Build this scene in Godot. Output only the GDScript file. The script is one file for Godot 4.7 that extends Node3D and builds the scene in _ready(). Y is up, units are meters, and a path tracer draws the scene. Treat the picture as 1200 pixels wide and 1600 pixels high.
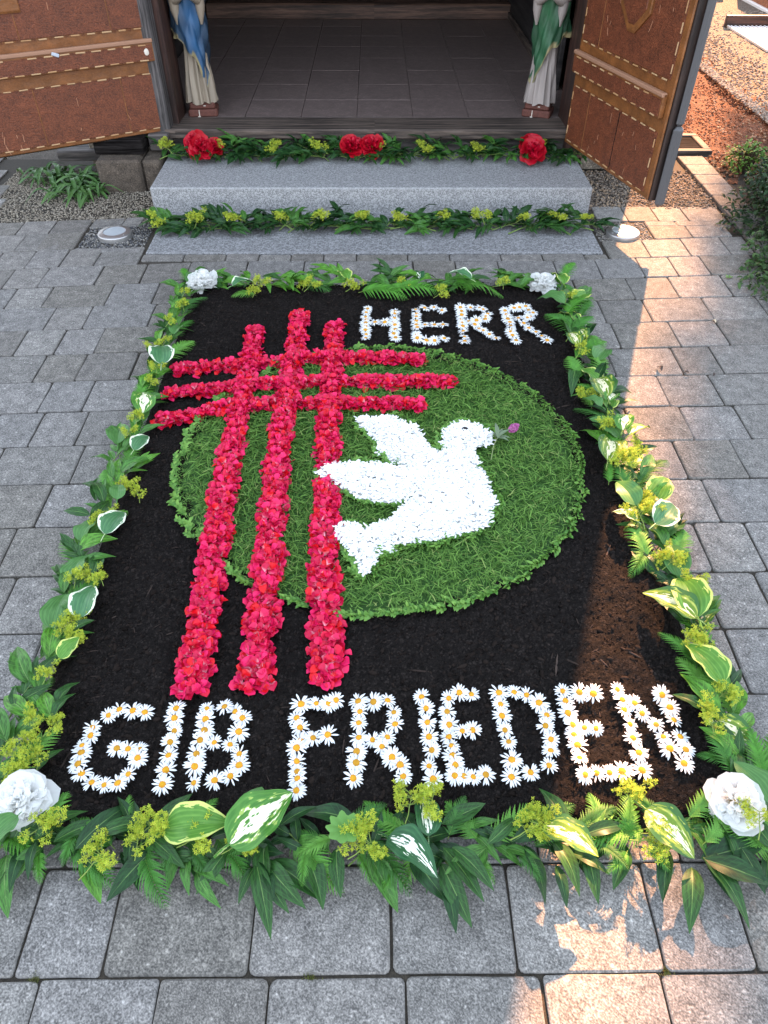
extends Node3D
# A flower carpet laid on the pavers in front of a small chapel with open doors.

class Buf:
	var v := PackedVector3Array()
	var uv := PackedVector2Array()
	var c := PackedColorArray()
	var i := PackedInt32Array()

	func add(p: Vector3, t := Vector2.ZERO, col := Color.WHITE) -> int:
		v.append(p)
		uv.append(t)
		c.append(col)
		return v.size() - 1

	func tri(a: Vector3, b: Vector3, d: Vector3, out: Vector3, col := Color.WHITE) -> void:
		var k := v.size()
		if (d - a).cross(b - a).dot(out) < 0.0:
			var s := b
			b = d
			d = s
		add(a, Vector2(0, 0), col)
		add(b, Vector2(1, 0), col)
		add(d, Vector2(0, 1), col)
		i.append_array(PackedInt32Array([k, k + 1, k + 2]))

	func quad(a: Vector3, b: Vector3, d: Vector3, e: Vector3, out: Vector3, col := Color.WHITE) -> void:
		var k := v.size()
		if (d - a).cross(b - a).dot(out) < 0.0:
			var s := b
			b = e
			e = s
		add(a, Vector2(0, 0), col)
		add(b, Vector2(1, 0), col)
		add(d, Vector2(1, 1), col)
		add(e, Vector2(0, 1), col)
		i.append_array(PackedInt32Array([k, k + 1, k + 2, k, k + 2, k + 3]))

	func box(ctr: Vector3, size: Vector3, bev := 0.004, col := Color.WHITE, rot := Basis.IDENTITY) -> void:
		var h := size * 0.5
		bev = minf(bev, minf(h.x, minf(h.y, h.z)) * 0.9)
		var q := h - Vector3(bev, bev, bev)
		var at := func(s: Vector3, axis: int) -> Vector3:
			var p := Vector3(s.x * q.x, s.y * q.y, s.z * q.z)
			p[axis] = s[axis] * h[axis]
			return ctr + rot * p
		for ax in 3:
			var b := (ax + 1) % 3
			var d := (ax + 2) % 3
			for sg in [-1.0, 1.0]:
				var cs := []
				for w in [Vector2(-1, -1), Vector2(1, -1), Vector2(1, 1), Vector2(-1, 1)]:
					var s := Vector3()
					s[ax] = sg
					s[b] = w.x
					s[d] = w.y
					cs.append(at.call(s, ax))
				var o := Vector3()
				o[ax] = sg
				quad(cs[0], cs[1], cs[2], cs[3], rot * o, col)
			for sb in [-1.0, 1.0]:
				for sd in [-1.0, 1.0]:
					var s0 := Vector3()
					s0[b] = sb
					s0[d] = sd
					s0[ax] = -1
					var s1 := s0
					s1[ax] = 1
					var o2 := Vector3()
					o2[b] = sb
					o2[d] = sd
					quad(at.call(s0, b), at.call(s1, b), at.call(s1, d), at.call(s0, d), rot * o2, col)
		for sx in [-1.0, 1.0]:
			for sy in [-1.0, 1.0]:
				for sz in [-1.0, 1.0]:
					var s := Vector3(sx, sy, sz)
					tri(at.call(s, 0), at.call(s, 1), at.call(s, 2), rot * s, col)

	# rows of points, each row the same length; shared vertices are shaded smooth
	func rows(r: Array, cols: Array = [], closed := false, uvs: Array = []) -> void:
		var k := v.size()
		var w: int = r[0].size()
		for a in r.size():
			for b in w:
				var t := Vector2(float(b) / maxf(1, w - 1), float(a) / maxf(1, r.size() - 1)) if uvs.is_empty() else uvs[a][b] as Vector2
				add(r[a][b], t, Color.WHITE if cols.is_empty() else (cols[a][b] if cols[a] is Array else cols[a]))
		for a in r.size() - 1:
			for b in (w if closed else w - 1):
				var b2 := (b + 1) % w
				var p := k + a * w + b
				var q := k + a * w + b2
				i.append_array(PackedInt32Array([p, q, p + w, q, q + w, p + w]))

	func tube(pts: Array, rad: Array, sides := 6, col := Color.WHITE) -> void:
		var r := []
		var up := Vector3(0.3, 1, 0.17).normalized()
		for a in pts.size():
			var d: Vector3 = (pts[mini(a + 1, pts.size() - 1)] - pts[maxi(a - 1, 0)])
			d = d.normalized() if d.length() > 1e-6 else Vector3.FORWARD
			var x := up.cross(d)
			x = x.normalized() if x.length() > 0.05 else Vector3.RIGHT.cross(d).normalized()
			var y := d.cross(x)
			var ring := []
			for s in sides:
				var t := -TAU * s / sides
				ring.append(pts[a] + (x * cos(t) + y * sin(t)) * rad[a])
			r.append(ring)
		rows(r, [], true)
		for m in range(v.size() - pts.size() * sides, v.size()):
			c[m] = col

	func blob(ctr: Vector3, rad: Vector3, nu := 6, nv := 4, col := Color.WHITE) -> void:
		var r := []
		for a in nv + 1:
			var th := PI * a / nv
			var ring := []
			for b in nu:
				var ph := -TAU * b / nu
				ring.append(ctr + Vector3(sin(th) * cos(ph) * rad.x, cos(th) * rad.y, sin(th) * sin(ph) * rad.z))
			r.append(ring)
		var k := v.size()
		rows(r, [], true)
		for m in range(k, v.size()):
			c[m] = col

	func append(o: Buf, t: Transform3D, tint := Color.WHITE) -> void:
		var k := v.size()
		v.append_array(t * o.v)
		uv.append_array(o.uv)
		for col in o.c:
			c.append(col * tint)
		for m in o.i:
			i.append(m + k)

	func mesh(m: Material = null) -> ArrayMesh:
		var n := PackedVector3Array()
		n.resize(v.size())
		for t in range(0, i.size(), 3):
			var a := i[t]
			var b := i[t + 1]
			var d := i[t + 2]
			var f := (v[d] - v[a]).cross(v[b] - v[a])
			n[a] += f
			n[b] += f
			n[d] += f
		for t in n.size():
			n[t] = n[t].normalized() if n[t].length_squared() > 1e-20 else Vector3.UP
		var arr := []
		arr.resize(Mesh.ARRAY_MAX)
		arr[Mesh.ARRAY_VERTEX] = v
		arr[Mesh.ARRAY_NORMAL] = n
		arr[Mesh.ARRAY_TEX_UV] = uv
		arr[Mesh.ARRAY_COLOR] = c
		arr[Mesh.ARRAY_INDEX] = i
		var am := ArrayMesh.new()
		am.add_surface_from_arrays(Mesh.PRIMITIVE_TRIANGLES, arr)
		if m:
			am.surface_set_material(0, m)
		return am

var rng := RandomNumberGenerator.new()
var M := {}

func rnd(a: float, b: float) -> float:
	return rng.randf_range(a, b)

# ------------------------------------------------------------------ objects
func put(called: String, mesh: Mesh, mat: Material, parent: Node = self, at := Transform3D.IDENTITY) -> MeshInstance3D:
	var o := MeshInstance3D.new()
	o.name = called
	o.mesh = mesh
	if mat:
		o.material_override = mat
	o.transform = at
	parent.add_child(o, true)
	return o

func thing(called: String, label: String, category: String, at := Transform3D.IDENTITY, group := "") -> Node3D:
	var o := Node3D.new()
	o.name = called
	o.transform = at
	add_child(o, true)
	tag(o, label, category, group)
	return o

func tag(o: Node3D, label: String, category := "", group := "", kind := "") -> void:
	if label:
		o.set_meta("label", label)
	if category:
		o.set_meta("category", category)
	if group:
		o.set_meta("group", group)
	if kind:
		o.set_meta("kind", kind)

func part_node(called: String, parent: Node, at := Transform3D.IDENTITY) -> Node3D:
	var o := Node3D.new()
	o.name = called
	o.transform = at
	parent.add_child(o, true)
	return o

func scatter(called: String, mesh: Mesh, mat: Material, places: Array, tints: Array, parent: Node = self) -> MultiMeshInstance3D:
	var mm := MultiMesh.new()
	mm.transform_format = MultiMesh.TRANSFORM_3D
	mm.use_colors = true
	mm.mesh = mesh
	mm.instance_count = places.size()
	for k in places.size():
		mm.set_instance_transform(k, places[k])
		mm.set_instance_color(k, tints[k])
	var o := MultiMeshInstance3D.new()
	o.name = called
	o.multimesh = mm
	o.material_override = mat
	o.set_meta("kind", "stuff")
	parent.add_child(o, true)
	return o

# ------------------------------------------------------------------ materials
func lin(r: float, g: float, b: float) -> Color:
	return Color(r, g, b).linear_to_srgb()

func mat(col: Color, rough := 0.8, tex: Texture2D = null, scale := 1.0, vc := false) -> StandardMaterial3D:
	var m := StandardMaterial3D.new()
	m.albedo_color = col.linear_to_srgb()
	m.roughness = rough
	m.metallic_specular = 0.5
	m.cull_mode = BaseMaterial3D.CULL_DISABLED
	if tex:
		m.albedo_texture = tex
		if scale > 0.0:
			m.uv1_triplanar = true
			m.uv1_world_triplanar = true
			m.uv1_scale = Vector3(scale, scale, scale)
	m.vertex_color_use_as_albedo = vc
	return m

func bump(m: StandardMaterial3D, tex: Texture2D, cm: float) -> StandardMaterial3D:
	m.heightmap_enabled = true
	m.heightmap_texture = tex
	m.heightmap_scale = cm
	return m

func noise_bytes(size: int, freq: float, kind := FastNoiseLite.TYPE_SIMPLEX_SMOOTH, oct := 3, sd := 1) -> PackedByteArray:
	var n := FastNoiseLite.new()
	n.noise_type = kind
	n.frequency = freq
	n.seed = sd
	n.fractal_octaves = oct
	if oct <= 1:
		n.fractal_type = FastNoiseLite.FRACTAL_NONE
	if kind == FastNoiseLite.TYPE_CELLULAR:
		n.cellular_return_type = FastNoiseLite.RETURN_CELL_VALUE if sd < 100 else FastNoiseLite.RETURN_DISTANCE
	var im := n.get_seamless_image(size, size, false, false, 0.12, true)
	im.convert(Image.FORMAT_L8)
	return im.get_data()

func texture(size: int, f: Callable, layers: Array) -> ImageTexture:
	var d := PackedByteArray()
	d.resize(size * size * 3)
	var a: PackedByteArray = layers[0]
	var b: PackedByteArray = layers[1] if layers.size() > 1 else layers[0]
	var e: PackedByteArray = layers[2] if layers.size() > 2 else layers[0]
	for k in size * size:
		var c: Color = f.call(a[k] / 255.0, b[k] / 255.0, e[k] / 255.0)
		d[k * 3] = clampi(int(c.r * 255.0), 0, 255)
		d[k * 3 + 1] = clampi(int(c.g * 255.0), 0, 255)
		d[k * 3 + 2] = clampi(int(c.b * 255.0), 0, 255)
	return ImageTexture.create_from_image(Image.create_from_data(size, size, false, Image.FORMAT_RGB8, d))

# random grains of two sizes, as in a broken concrete or granite face
func grain_bytes(size: int, sd: int, coarse: float) -> PackedByteArray:
	var r := RandomNumberGenerator.new()
	r.seed = sd
	var half := size / 2
	var a := PackedFloat32Array()
	var b := PackedFloat32Array()
	a.resize(size * size)
	b.resize(half * half)
	for k in size * size:
		a[k] = r.randf()
	for k in half * half:
		b[k] = r.randf()
	var d := PackedByteArray()
	d.resize(size * size)
	for y in size:
		var y1 := (y + 1) % size
		for x in size:
			var x1 := (x + 1) % size
			var f := (a[y * size + x] + a[y * size + x1] + a[y1 * size + x]) / 3.0
			var g := (b[(y / 2) * half + x / 2] + b[(y1 / 2) * half + x1 / 2]) * 0.5
			d[y * size + x] = clampi(int((0.5 + (lerpf(f, g, coarse) - 0.5) * 1.5) * 255.0), 0, 255)
	return d

func grey(size: int, a: PackedByteArray) -> ImageTexture:
	return ImageTexture.create_from_image(Image.create_from_data(size, size, false, Image.FORMAT_L8, a))

# a leaf seen flat: u across, v from base to tip; f(u from -1 to 1, v, noise) gives an sRGB colour
func leaf_texture(w: int, h: int, f: Callable, sd: int) -> ImageTexture:
	var n := FastNoiseLite.new()
	n.seed = sd
	n.frequency = 0.02
	n.fractal_octaves = 3
	var im := Image.create(w, h, false, Image.FORMAT_RGB8)
	for y in h:
		for x in w:
			im.set_pixel(x, y, f.call((x + 0.5) / w * 2.0 - 1.0, (y + 0.5) / h, n.get_noise_2d(x * 3.0, y * 0.8)))
	return ImageTexture.create_from_image(im)

func materials() -> void:
	var fine := grain_bytes(512, 3, 0.45)
	var fine2 := noise_bytes(512, 0.11, FastNoiseLite.TYPE_SIMPLEX, 2, 11)
	var spots := noise_bytes(512, 0.03, FastNoiseLite.TYPE_CELLULAR, 1, 105)
	var mid := noise_bytes(512, 0.02, FastNoiseLite.TYPE_SIMPLEX_SMOOTH, 4, 5)
	var cell := noise_bytes(512, 0.13, FastNoiseLite.TYPE_CELLULAR, 1, 7)
	var celld := noise_bytes(512, 0.05, FastNoiseLite.TYPE_CELLULAR, 1, 107)
	M.fine_h = grey(512, fine)
	M.cell_h = grey(512, celld)
	M.mid_h = grey(512, mid)
	# concrete pavers: grey matrix with pale and dark grains and cloudy wear
	M.paver_tex = texture(512, func(a: float, b: float, e: float) -> Color:
		var g := 0.61 + (a - 0.5) * 0.46 + (b - 0.5) * 0.16
		if e < 0.09:
			g += (0.09 - e) * 3.2
		return Color(g * 1.02, g * 0.99, g * 0.95), [fine, mid, spots])
	for k in 7:
		var t: float = [0.47, 0.54, 0.41, 0.58, 0.50, 0.43, 0.53][k]
		var m := mat(Color(t * [1.0, 1.0, 1.02, 1.0, 0.99, 1.02, 1.01][k], t, t * [1.0, 1.02, 0.98, 1.0, 1.03, 0.96, 1.0][k]), 0.9, M.paver_tex, [1.7, 1.55, 1.85, 1.6, 1.75, 1.5, 1.65][k])
		m.uv1_offset = Vector3(k * 0.37, k * 0.21, k * 0.53)
		bump(m, M.fine_h, 0.1)
		M["paver_%d" % k] = m
	M.granite_tex = texture(512, func(a: float, b: float, e: float) -> Color:
		var g := 0.62 + (e - 0.5) * 0.1
		if b > 0.66:
			g = 0.74
		elif b < 0.25:
			g = 0.42 + a * 0.2
		return Color(g + (a - 0.5) * 0.3, g + (a - 0.5) * 0.3, g + (a - 0.5) * 0.29), [fine, cell, mid])
	M.granite = bump(mat(Color(0.80, 0.80, 0.80), 0.75, M.granite_tex, 3.4), M.fine_h, 0.1)
	M.granite_slab = bump(mat(Color(0.60, 0.60, 0.61), 0.8, M.granite_tex, 2.2), M.fine_h, 0.15)
	M.joint = mat(Color(0.10, 0.085, 0.065), 0.95, M.paver_tex, 4.0)
	M.ground = bump(mat(Color(0.25, 0.22, 0.19), 0.95, M.paver_tex, 1.2), M.fine_h, 0.5)
	M.wash = bump(mat(Color(0.36, 0.31, 0.26), 0.9, texture(512, func(a: float, b: float, e: float) -> Color:
		var g := 0.35 + b * 0.5
		return Color(g + 0.06 * a, g, g - 0.04), [fine, cell, mid]), 2.5), M.cell_h, 0.9)
	M.red_ground = bump(mat(Color(0.42, 0.17, 0.08), 0.95, texture(512, func(a: float, b: float, e: float) -> Color:
		var g := 0.6 + (a - 0.5) * 0.5 + (e - 0.5) * 0.4
		return Color(g, g * (0.9 + 0.1 * b), g * (0.8 + 0.2 * b)), [fine, cell, mid]), 1.5), M.fine_h, 0.8)
	M.soil = bump(mat(Color(1, 1, 1), 0.97, texture(512, func(a: float, b: float, e: float) -> Color:
		var g := 0.105 + (a - 0.5) * 0.12 + (e - 0.5) * 0.05 + (0.07 if b > 0.86 else 0.0)
		return Color(g * 1.08, g * 0.96, g * 0.90), [fine, cell, mid]), 3.3), M.fine_h, 0.5)
	M.soil.metallic_specular = 0.2
	M.crumb = mat(Color(0.014, 0.0103, 0.0086), 0.97, null, 0.0, true)
	M.crumb.metallic_specular = 0.2
	M.stone_bit = mat(Color(1, 1, 1), 0.85, null, 0.0, true)
	# the leather-like covering of the doors
	M.leather = bump(mat(Color(0.27, 0.078, 0.03), 0.55, texture(512, func(a: float, b: float, e: float) -> Color:
		var g := 0.76 + (a - 0.5) * 0.55 + (e - 0.5) * 0.22
		return Color(g, g * (0.92 + 0.1 * a), g * (0.86 + 0.18 * a)), [fine, cell, mid]), 1.2), M.fine_h, 0.15)
	M.leather_edge = bump(mat(Color(0.34, 0.13, 0.036), 0.5, texture(512, func(a: float, b: float, e: float) -> Color:
		var g := 0.8 + (a - 0.5) * 0.2 + (e - 0.5) * 0.3
		return Color(g, g * 0.98, g * 0.95), [fine, cell, mid]), 1.0), M.mid_h, 0.4)
	M.rail_top = mat(Color(0.36, 0.19, 0.115), 0.6)
	M.stitch = mat(Color(0.52, 0.33, 0.17), 0.6)
	M.stitch_worn = mat(Color(0.45, 0.25, 0.11), 0.6)
	M.scuff = mat(Color(0.42, 0.2, 0.11), 0.8)
	M.stitch_dark = mat(Color(0.16, 0.05, 0.02), 0.6)
	M.chip = mat(Color(0.75, 0.68, 0.58), 0.8)
	M.metal_strip = mat(Color(0.085, 0.083, 0.085), 0.55)
	var grain := FastNoiseLite.new()
	grain.seed = 4
	grain.frequency = 0.012
	grain.fractal_octaves = 5
	var gi := Image.create(512, 512, false, Image.FORMAT_RGB8)
	for y in 512:
		for x in 512:
			var g := 0.72 + grain.get_noise_2d(x * 0.35, y * 7.0) * 0.55 + grain.get_noise_2d(x * 2.0 + 900.0, y * 30.0) * 0.22
			gi.set_pixel(x, y, Color(g, g * 0.98, g * 0.96))
	M.wood_tex = ImageTexture.create_from_image(gi)
	var gv: Image = gi.duplicate()
	gv.rotate_90(CLOCKWISE)
	M.wood_tex_up = ImageTexture.create_from_image(gv)
	M.post_grey = bump(mat(Color(0.15, 0.14, 0.14), 0.8, M.wood_tex_up, 0.9), M.wood_tex_up, 0.2)
	M.post_red = bump(mat(Color(0.085, 0.04, 0.03), 0.55, M.wood_tex_up, 0.7), M.wood_tex_up, 0.08)
	M.post_brown = mat(Color(0.05, 0.03, 0.024), 0.6, M.wood_tex_up, 0.8)
	M.wood_grey = bump(mat(Color(0.16, 0.145, 0.14), 0.8, M.wood_tex, 0.8), M.wood_tex, 0.3)
	M.wood_sill = bump(mat(Color(0.15, 0.115, 0.095), 0.7, M.wood_tex, 0.9), M.wood_tex, 0.25)
	M.wood_dark = bump(mat(Color(0.035, 0.032, 0.032), 0.7, M.wood_tex, 0.9), M.wood_tex, 0.25)
	M.wood_dark.roughness = 0.95
	M.wood_dark.metallic_specular = 0.1
	M.wood_red = bump(mat(Color(0.085, 0.04, 0.03), 0.55, M.wood_tex, 0.7), M.wood_tex, 0.1)
	M.wood_step = bump(mat(Color(0.2, 0.115, 0.08), 0.6, M.wood_tex, 0.6), M.wood_tex, 0.1)
	M.floor_tile = (mat(Color(0.34, 0.285, 0.245), 0.38, texture(512, func(a: float, b: float, e: float) -> Color:
		var g := 0.7 + (a - 0.5) * 0.22 + (e - 0.5) * 0.12 + (0.07 if b > 0.8 else 0.0)
		return Color(g * 1.03, g * 0.98, g), [fine, cell, mid]), 1.1))
	M.plaster = bump(mat(Color(0.55, 0.5, 0.42), 0.9, M.paver_tex, 0.9), M.mid_h, 0.4)
	M.red_plaster = bump(mat(Color(0.9, 0.36, 0.17), 0.9, M.paver_tex, 1.2), M.fine_h, 0.5)
	M.inside = mat(Color(0.05, 0.045, 0.045), 0.7, M.wood_tex, 0.5)
	M.roof = mat(Color(0.16, 0.06, 0.04), 0.8, M.paver_tex, 1.0)
	M.block = bump(mat(Color(0.23, 0.19, 0.155), 0.9, M.paver_tex, 1.4), M.mid_h, 0.6)
	M.steel = mat(Color(0.48, 0.47, 0.46), 0.38)
	M.steel.metallic = 0.85
	M.lens = mat(Color(0.40, 0.44, 0.46), 0.2)
	M.white_paint = mat(Color(0.75, 0.72, 0.68), 0.6)
	# leaves
	M.hosta_green = leaf_mat(leaf_texture(160, 256, func(u: float, t: float, n: float) -> Color:
		return Color(0.30, 0.47, 0.25).lerp(Color(0.40, 0.58, 0.32), rib(u, t, 13.0) * 0.55 + n * 0.4), 1), 0.42)
	M.hosta_white_edge = leaf_mat(leaf_texture(160, 256, func(u: float, t: float, n: float) -> Color:
		var g := Color(0.28, 0.46, 0.30).lerp(Color(0.38, 0.56, 0.36), rib(u, t, 13.0) * 0.55 + n * 0.4)
		return Color(0.90, 0.92, 0.82) if absf(u) > 0.83 + n * 0.22 - 0.1 * t else g, 2), 0.42)
	M.hosta_yellow_edge = leaf_mat(leaf_texture(160, 256, func(u: float, t: float, n: float) -> Color:
		var g := Color(0.33, 0.52, 0.20).lerp(Color(0.46, 0.64, 0.28), rib(u, t, 13.0) * 0.6 + n * 0.4)
		return Color(0.80, 0.84, 0.46) if absf(u) > 0.86 + n * 0.25 - 0.12 * t else g, 3), 0.4)
	M.hosta_white_centre = leaf_mat(leaf_texture(160, 256, func(u: float, t: float, n: float) -> Color:
		var g := Color(0.29, 0.49, 0.20).lerp(Color(0.42, 0.62, 0.28), rib(u, t, 13.0) * 0.5 + n * 0.5)
		var w := 0.36 * sin(PI * clampf(t * 0.95 + 0.03, 0, 1)) + n * 0.55 + 0.1 * sin(t * 40.0 + u * 9.0) * t
		return Color(0.95, 0.94, 0.82) if absf(u - 0.05) < w else (Color(0.62, 0.72, 0.36) if absf(u - 0.05) < w + 0.1 + n * 0.3 else g), 4), 0.4)
	M.hosta_white_flame = leaf_mat(leaf_texture(160, 256, func(u: float, t: float, n: float) -> Color:
		var g := Color(0.19, 0.36, 0.22).lerp(Color(0.27, 0.47, 0.28), rib(u, t, 13.0) * 0.5 + n * 0.5)
		var w := 0.30 * sin(PI * clampf(t, 0, 1)) + n * 0.5 + 0.14 * sin(absf(u) * 26.0 + t * 12.0) * t
		return Color(0.95, 0.95, 0.88) if absf(u) < w and t > 0.06 else g, 5), 0.38)
	M.hosta_gold_white = leaf_mat(leaf_texture(160, 256, func(u: float, t: float, n: float) -> Color:
		var g := Color(0.40, 0.52, 0.18).lerp(Color(0.72, 0.74, 0.36), clampf(rib(u, t, 9.0) * 0.7 + n * 0.9, 0, 1))
		if absf(u) > 0.72 + n * 0.3:
			g = Color(0.24, 0.40, 0.20)
		return Color(0.96, 0.93, 0.78) if absf(u) < 0.27 * sin(PI * t) + n * 0.6 else g, 6), 0.4)
	for k in 4:
		var ca: Color = [Color(0.13, 0.255, 0.125), Color(0.18, 0.32, 0.145), Color(0.26, 0.43, 0.18), Color(0.32, 0.51, 0.18)][k]
		M["peony_%d" % k] = leaf_mat(leaf_texture(96, 192, func(u: float, t: float, n: float) -> Color:
			var vein := absf(fposmod(t * 9.0 - absf(u) * 1.6, 1.0) - 0.5)
			var g: Color = ca * (1.0 + n * 0.45)
			if vein < 0.05:
				g = ca * 1.2
			if absf(u) < 0.05 * (1.2 - t):
				g = ca.lerp(Color(0.55, 0.66, 0.38), 0.6)
			return g, 10 + k), 0.4)
	M.fern = leaf_mat(null, 0.55)
	M.lady = leaf_mat(null, 0.7, 0.5)
	M.lady_leaf = leaf_mat(null, 0.65)
	M.box = leaf_mat(null, 0.45)
	M.grass = leaf_mat(null, 0.6)
	M.foliage = leaf_mat(null, 0.5)
	M.red = leaf_mat(null, 0.42, 0.14)
	M.white = leaf_mat(null, 0.6, 1.0)
	M.chopped = leaf_mat(null, 0.7, 0.2)
	M.ray = leaf_mat(null, 0.6, 0.25)
	M.disc = mat(Color(1, 1, 1), 0.8, null, 0.0, true)
	M.paint = mat(Color(1, 1, 1), 0.5, null, 0.0, true)

func rib(u: float, t: float, n: float) -> float:
	var a := absf(u)
	return pow(absf(sin(a * n * (0.85 + 0.3 * t))), 6.0) + (1.0 if a < 0.035 else 0.0)

func leaf_mat(tex: Texture2D, rough: float, through := 0.3) -> StandardMaterial3D:
	var m := mat(Color(1, 1, 1), rough, tex, 0.0, true)
	m.metallic_specular = 0.38
	m.backlight_enabled = true
	m.backlight = Color(through, through, through).linear_to_srgb()
	return m

# ------------------------------------------------------------------ plant shapes
# A blade that starts at the origin and grows along -z. o: a, b (outline), fold, droop, arch, ribs, wave, nu, nv, twist
func blade(L: float, W: float, o := {}, tint := Color.WHITE) -> Buf:
	var B := Buf.new()
	var nu: int = o.get("nu", 6)
	var nv: int = o.get("nv", 10)
	var pa: float = o.get("a", 0.8)
	var pb: float = o.get("b", 0.9)
	var fold: float = o.get("fold", 0.15)
	var droop: float = o.get("droop", 0.1)
	var arch: float = o.get("arch", 0.12)
	var ribs: float = o.get("ribs", 0.0)
	var wave: float = o.get("wave", 0.03)
	var bend: float = o.get("bend", 0.0)
	var ph := rnd(0, TAU)
	var r := []
	var uvs := []
	for a in nv + 1:
		var t := float(a) / nv
		var w := W * 0.5 * maxf(0.012, pow(maxf(0.0, sin(PI * pow(t, pa))), pb))
		var row := []
		var ur := []
		for b in nu + 1:
			var s := float(b) / nu * 2.0 - 1.0
			var y := fold * absf(s) * w + arch * L * sin(PI * t) - droop * L * t * t
			y += wave * W * sin(t * 14.0 + ph + signf(s)) * s * s * sin(PI * t)
			if ribs > 0.0:
				y += ribs * W * absf(sin(absf(s) * 11.0)) * sin(PI * clampf(t, 0.02, 0.98))
			row.append(Vector3(s * w + bend * L * t * t, y, -t * L))
			ur.append(Vector2(s * 0.5 + 0.5, t))
		r.append(row)
		uvs.append(ur)
	r.reverse()
	uvs.reverse()
	B.rows(r, [], false, uvs)
	for k in B.c.size():
		B.c[k] = tint
	return B

var shapes := {}

func plant_shapes() -> void:
	for k in 4:
		var st := Buf.new()
		var hl := blade(1.0, rnd(0.6, 0.72), {a = 0.72, b = 0.72, fold = rnd(0.25, 0.5), droop = rnd(0.1, 0.3), arch = rnd(0.05, 0.16), ribs = 0.012, wave = 0.07, nu = 20, nv = 16, bend = rnd(-0.1, 0.1)})
		st.append(hl, Transform3D.IDENTITY)
		st.tube([Vector3(0, -0.02, 0.22), Vector3(0, 0.01, 0.1), Vector3(0, 0.005, -0.02)], [0.02, 0.022, 0.015], 6, Color(0.8, 0.9, 0.6))
		shapes["hosta_%d" % k] = st.mesh()
	for k in 6:
		shapes["peony_leaf_%d" % k] = blade(1.0, rnd(0.27, 0.36), {a = 0.78, b = 0.95, fold = rnd(0.1, 0.45), droop = rnd(0.05, 0.35), arch = rnd(0.04, 0.14), wave = 0.05, nu = 6, nv = 12, bend = rnd(-0.15, 0.15)}).mesh()
		shapes["broad_leaf_%d" % k] = blade(1.0, rnd(0.36, 0.46), {a = 0.82, b = 0.9, fold = rnd(0.15, 0.6), droop = rnd(0.05, 0.3), arch = rnd(0.04, 0.14), wave = 0.06, nu = 8, nv = 12, bend = rnd(-0.1, 0.1)}).mesh()
	for k in 5:
		shapes["fern_%d" % k] = fern(k)
	for k in 5:
		lady(k)
	for k in 6:
		box_sprig(k)
	# round lobed leaf of lady's mantle
	var LB := Buf.new()
	var rr := []
	for a in 9:
		var ring := []
		for b in 48:
			var t := -TAU * b / 48.0 + PI * 0.5
			var e := 1.0 + 0.13 * cos(t * 9.0) + 0.03 * cos(t * 45.0)
			var q := a / 8.0
			ring.append(Vector3(cos(t) * q * e * 0.5, 0.05 * q * q + 0.035 * q * cos(t * 9.0), sin(t) * q * e * 0.5))
		rr.append(ring)
	var rc := []
	for a in 9:
		rc.append(Color(0.10, 0.25, 0.05).lerp(Color(0.16, 0.34, 0.08), a / 8.0))
	rr.reverse()
	rc.reverse()
	LB.rows(rr, rc, true)
	shapes["lady_leaf"] = LB.mesh()

func fern(k: int) -> ArrayMesh:
	var B := Buf.new()
	var n := 23
	var curve := rnd(-0.14, 0.14)
	var droop := rnd(0.1, 0.3)
	var pt := func(t: float) -> Vector3:
		return Vector3(curve * t * t, 0.16 * sin(PI * t * 0.8) - droop * t * t, -t)
	var g: Color = [Color(0.085, 0.27, 0.03), Color(0.06, 0.20, 0.03), Color(0.13, 0.32, 0.05), Color(0.05, 0.16, 0.03), Color(0.10, 0.28, 0.04)][k]
	var spine := []
	var rad := []
	for a in 13:
		spine.append(pt.call(a / 12.0))
		rad.append(0.008 * (1.1 - a / 12.0))
	B.tube(spine, rad, 5, Color(0.2, 0.3, 0.06))
	for a in n:
		var t := 0.1 + 0.88 * a / n
		var len := 0.25 * pow(sin(PI * pow(clampf(t * 0.93 + 0.1, 0, 1), 0.8)), 0.75) + 0.012
		var p: Vector3 = pt.call(t)
		var d: Vector3 = ((pt.call(t + 0.02) as Vector3) - p).normalized()
		for s in [-1.0, 1.0]:
			var ang := rnd(0.95, 1.2) - 0.45 * t
			var side: Vector3 = Vector3.UP.cross(d).normalized() * -s
			var dir: Vector3 = (d * cos(ang) + side * sin(ang)).normalized()
			var cross := dir.cross(Vector3.UP).normalized()
			var tint: Color = g * rnd(0.8, 1.2)
			var w := len * 0.085 + 0.004
			var seg := 14
			var top := []
			var mid := []
			var bot := []
			var sag := rnd(0.1, 0.35)
			for q in seg + 1:
				var f := float(q) / seg
				var hw := w * (1.0 - f) * (0.62 + 0.6 * (q % 2)) + 0.0015
				var c: Vector3 = p + dir * len * f + Vector3(0, 0.03 * sin(PI * f) - sag * len * f * f, 0) + d * 0.12 * len * f * f
				top.append(c + cross * hw + Vector3(0, hw * 0.4, 0))
				mid.append(c)
				bot.append(c - cross * hw + Vector3(0, hw * 0.4, 0))
			B.rows([bot, mid, top], [tint, tint * 0.85, tint])
	return B.mesh()

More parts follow.
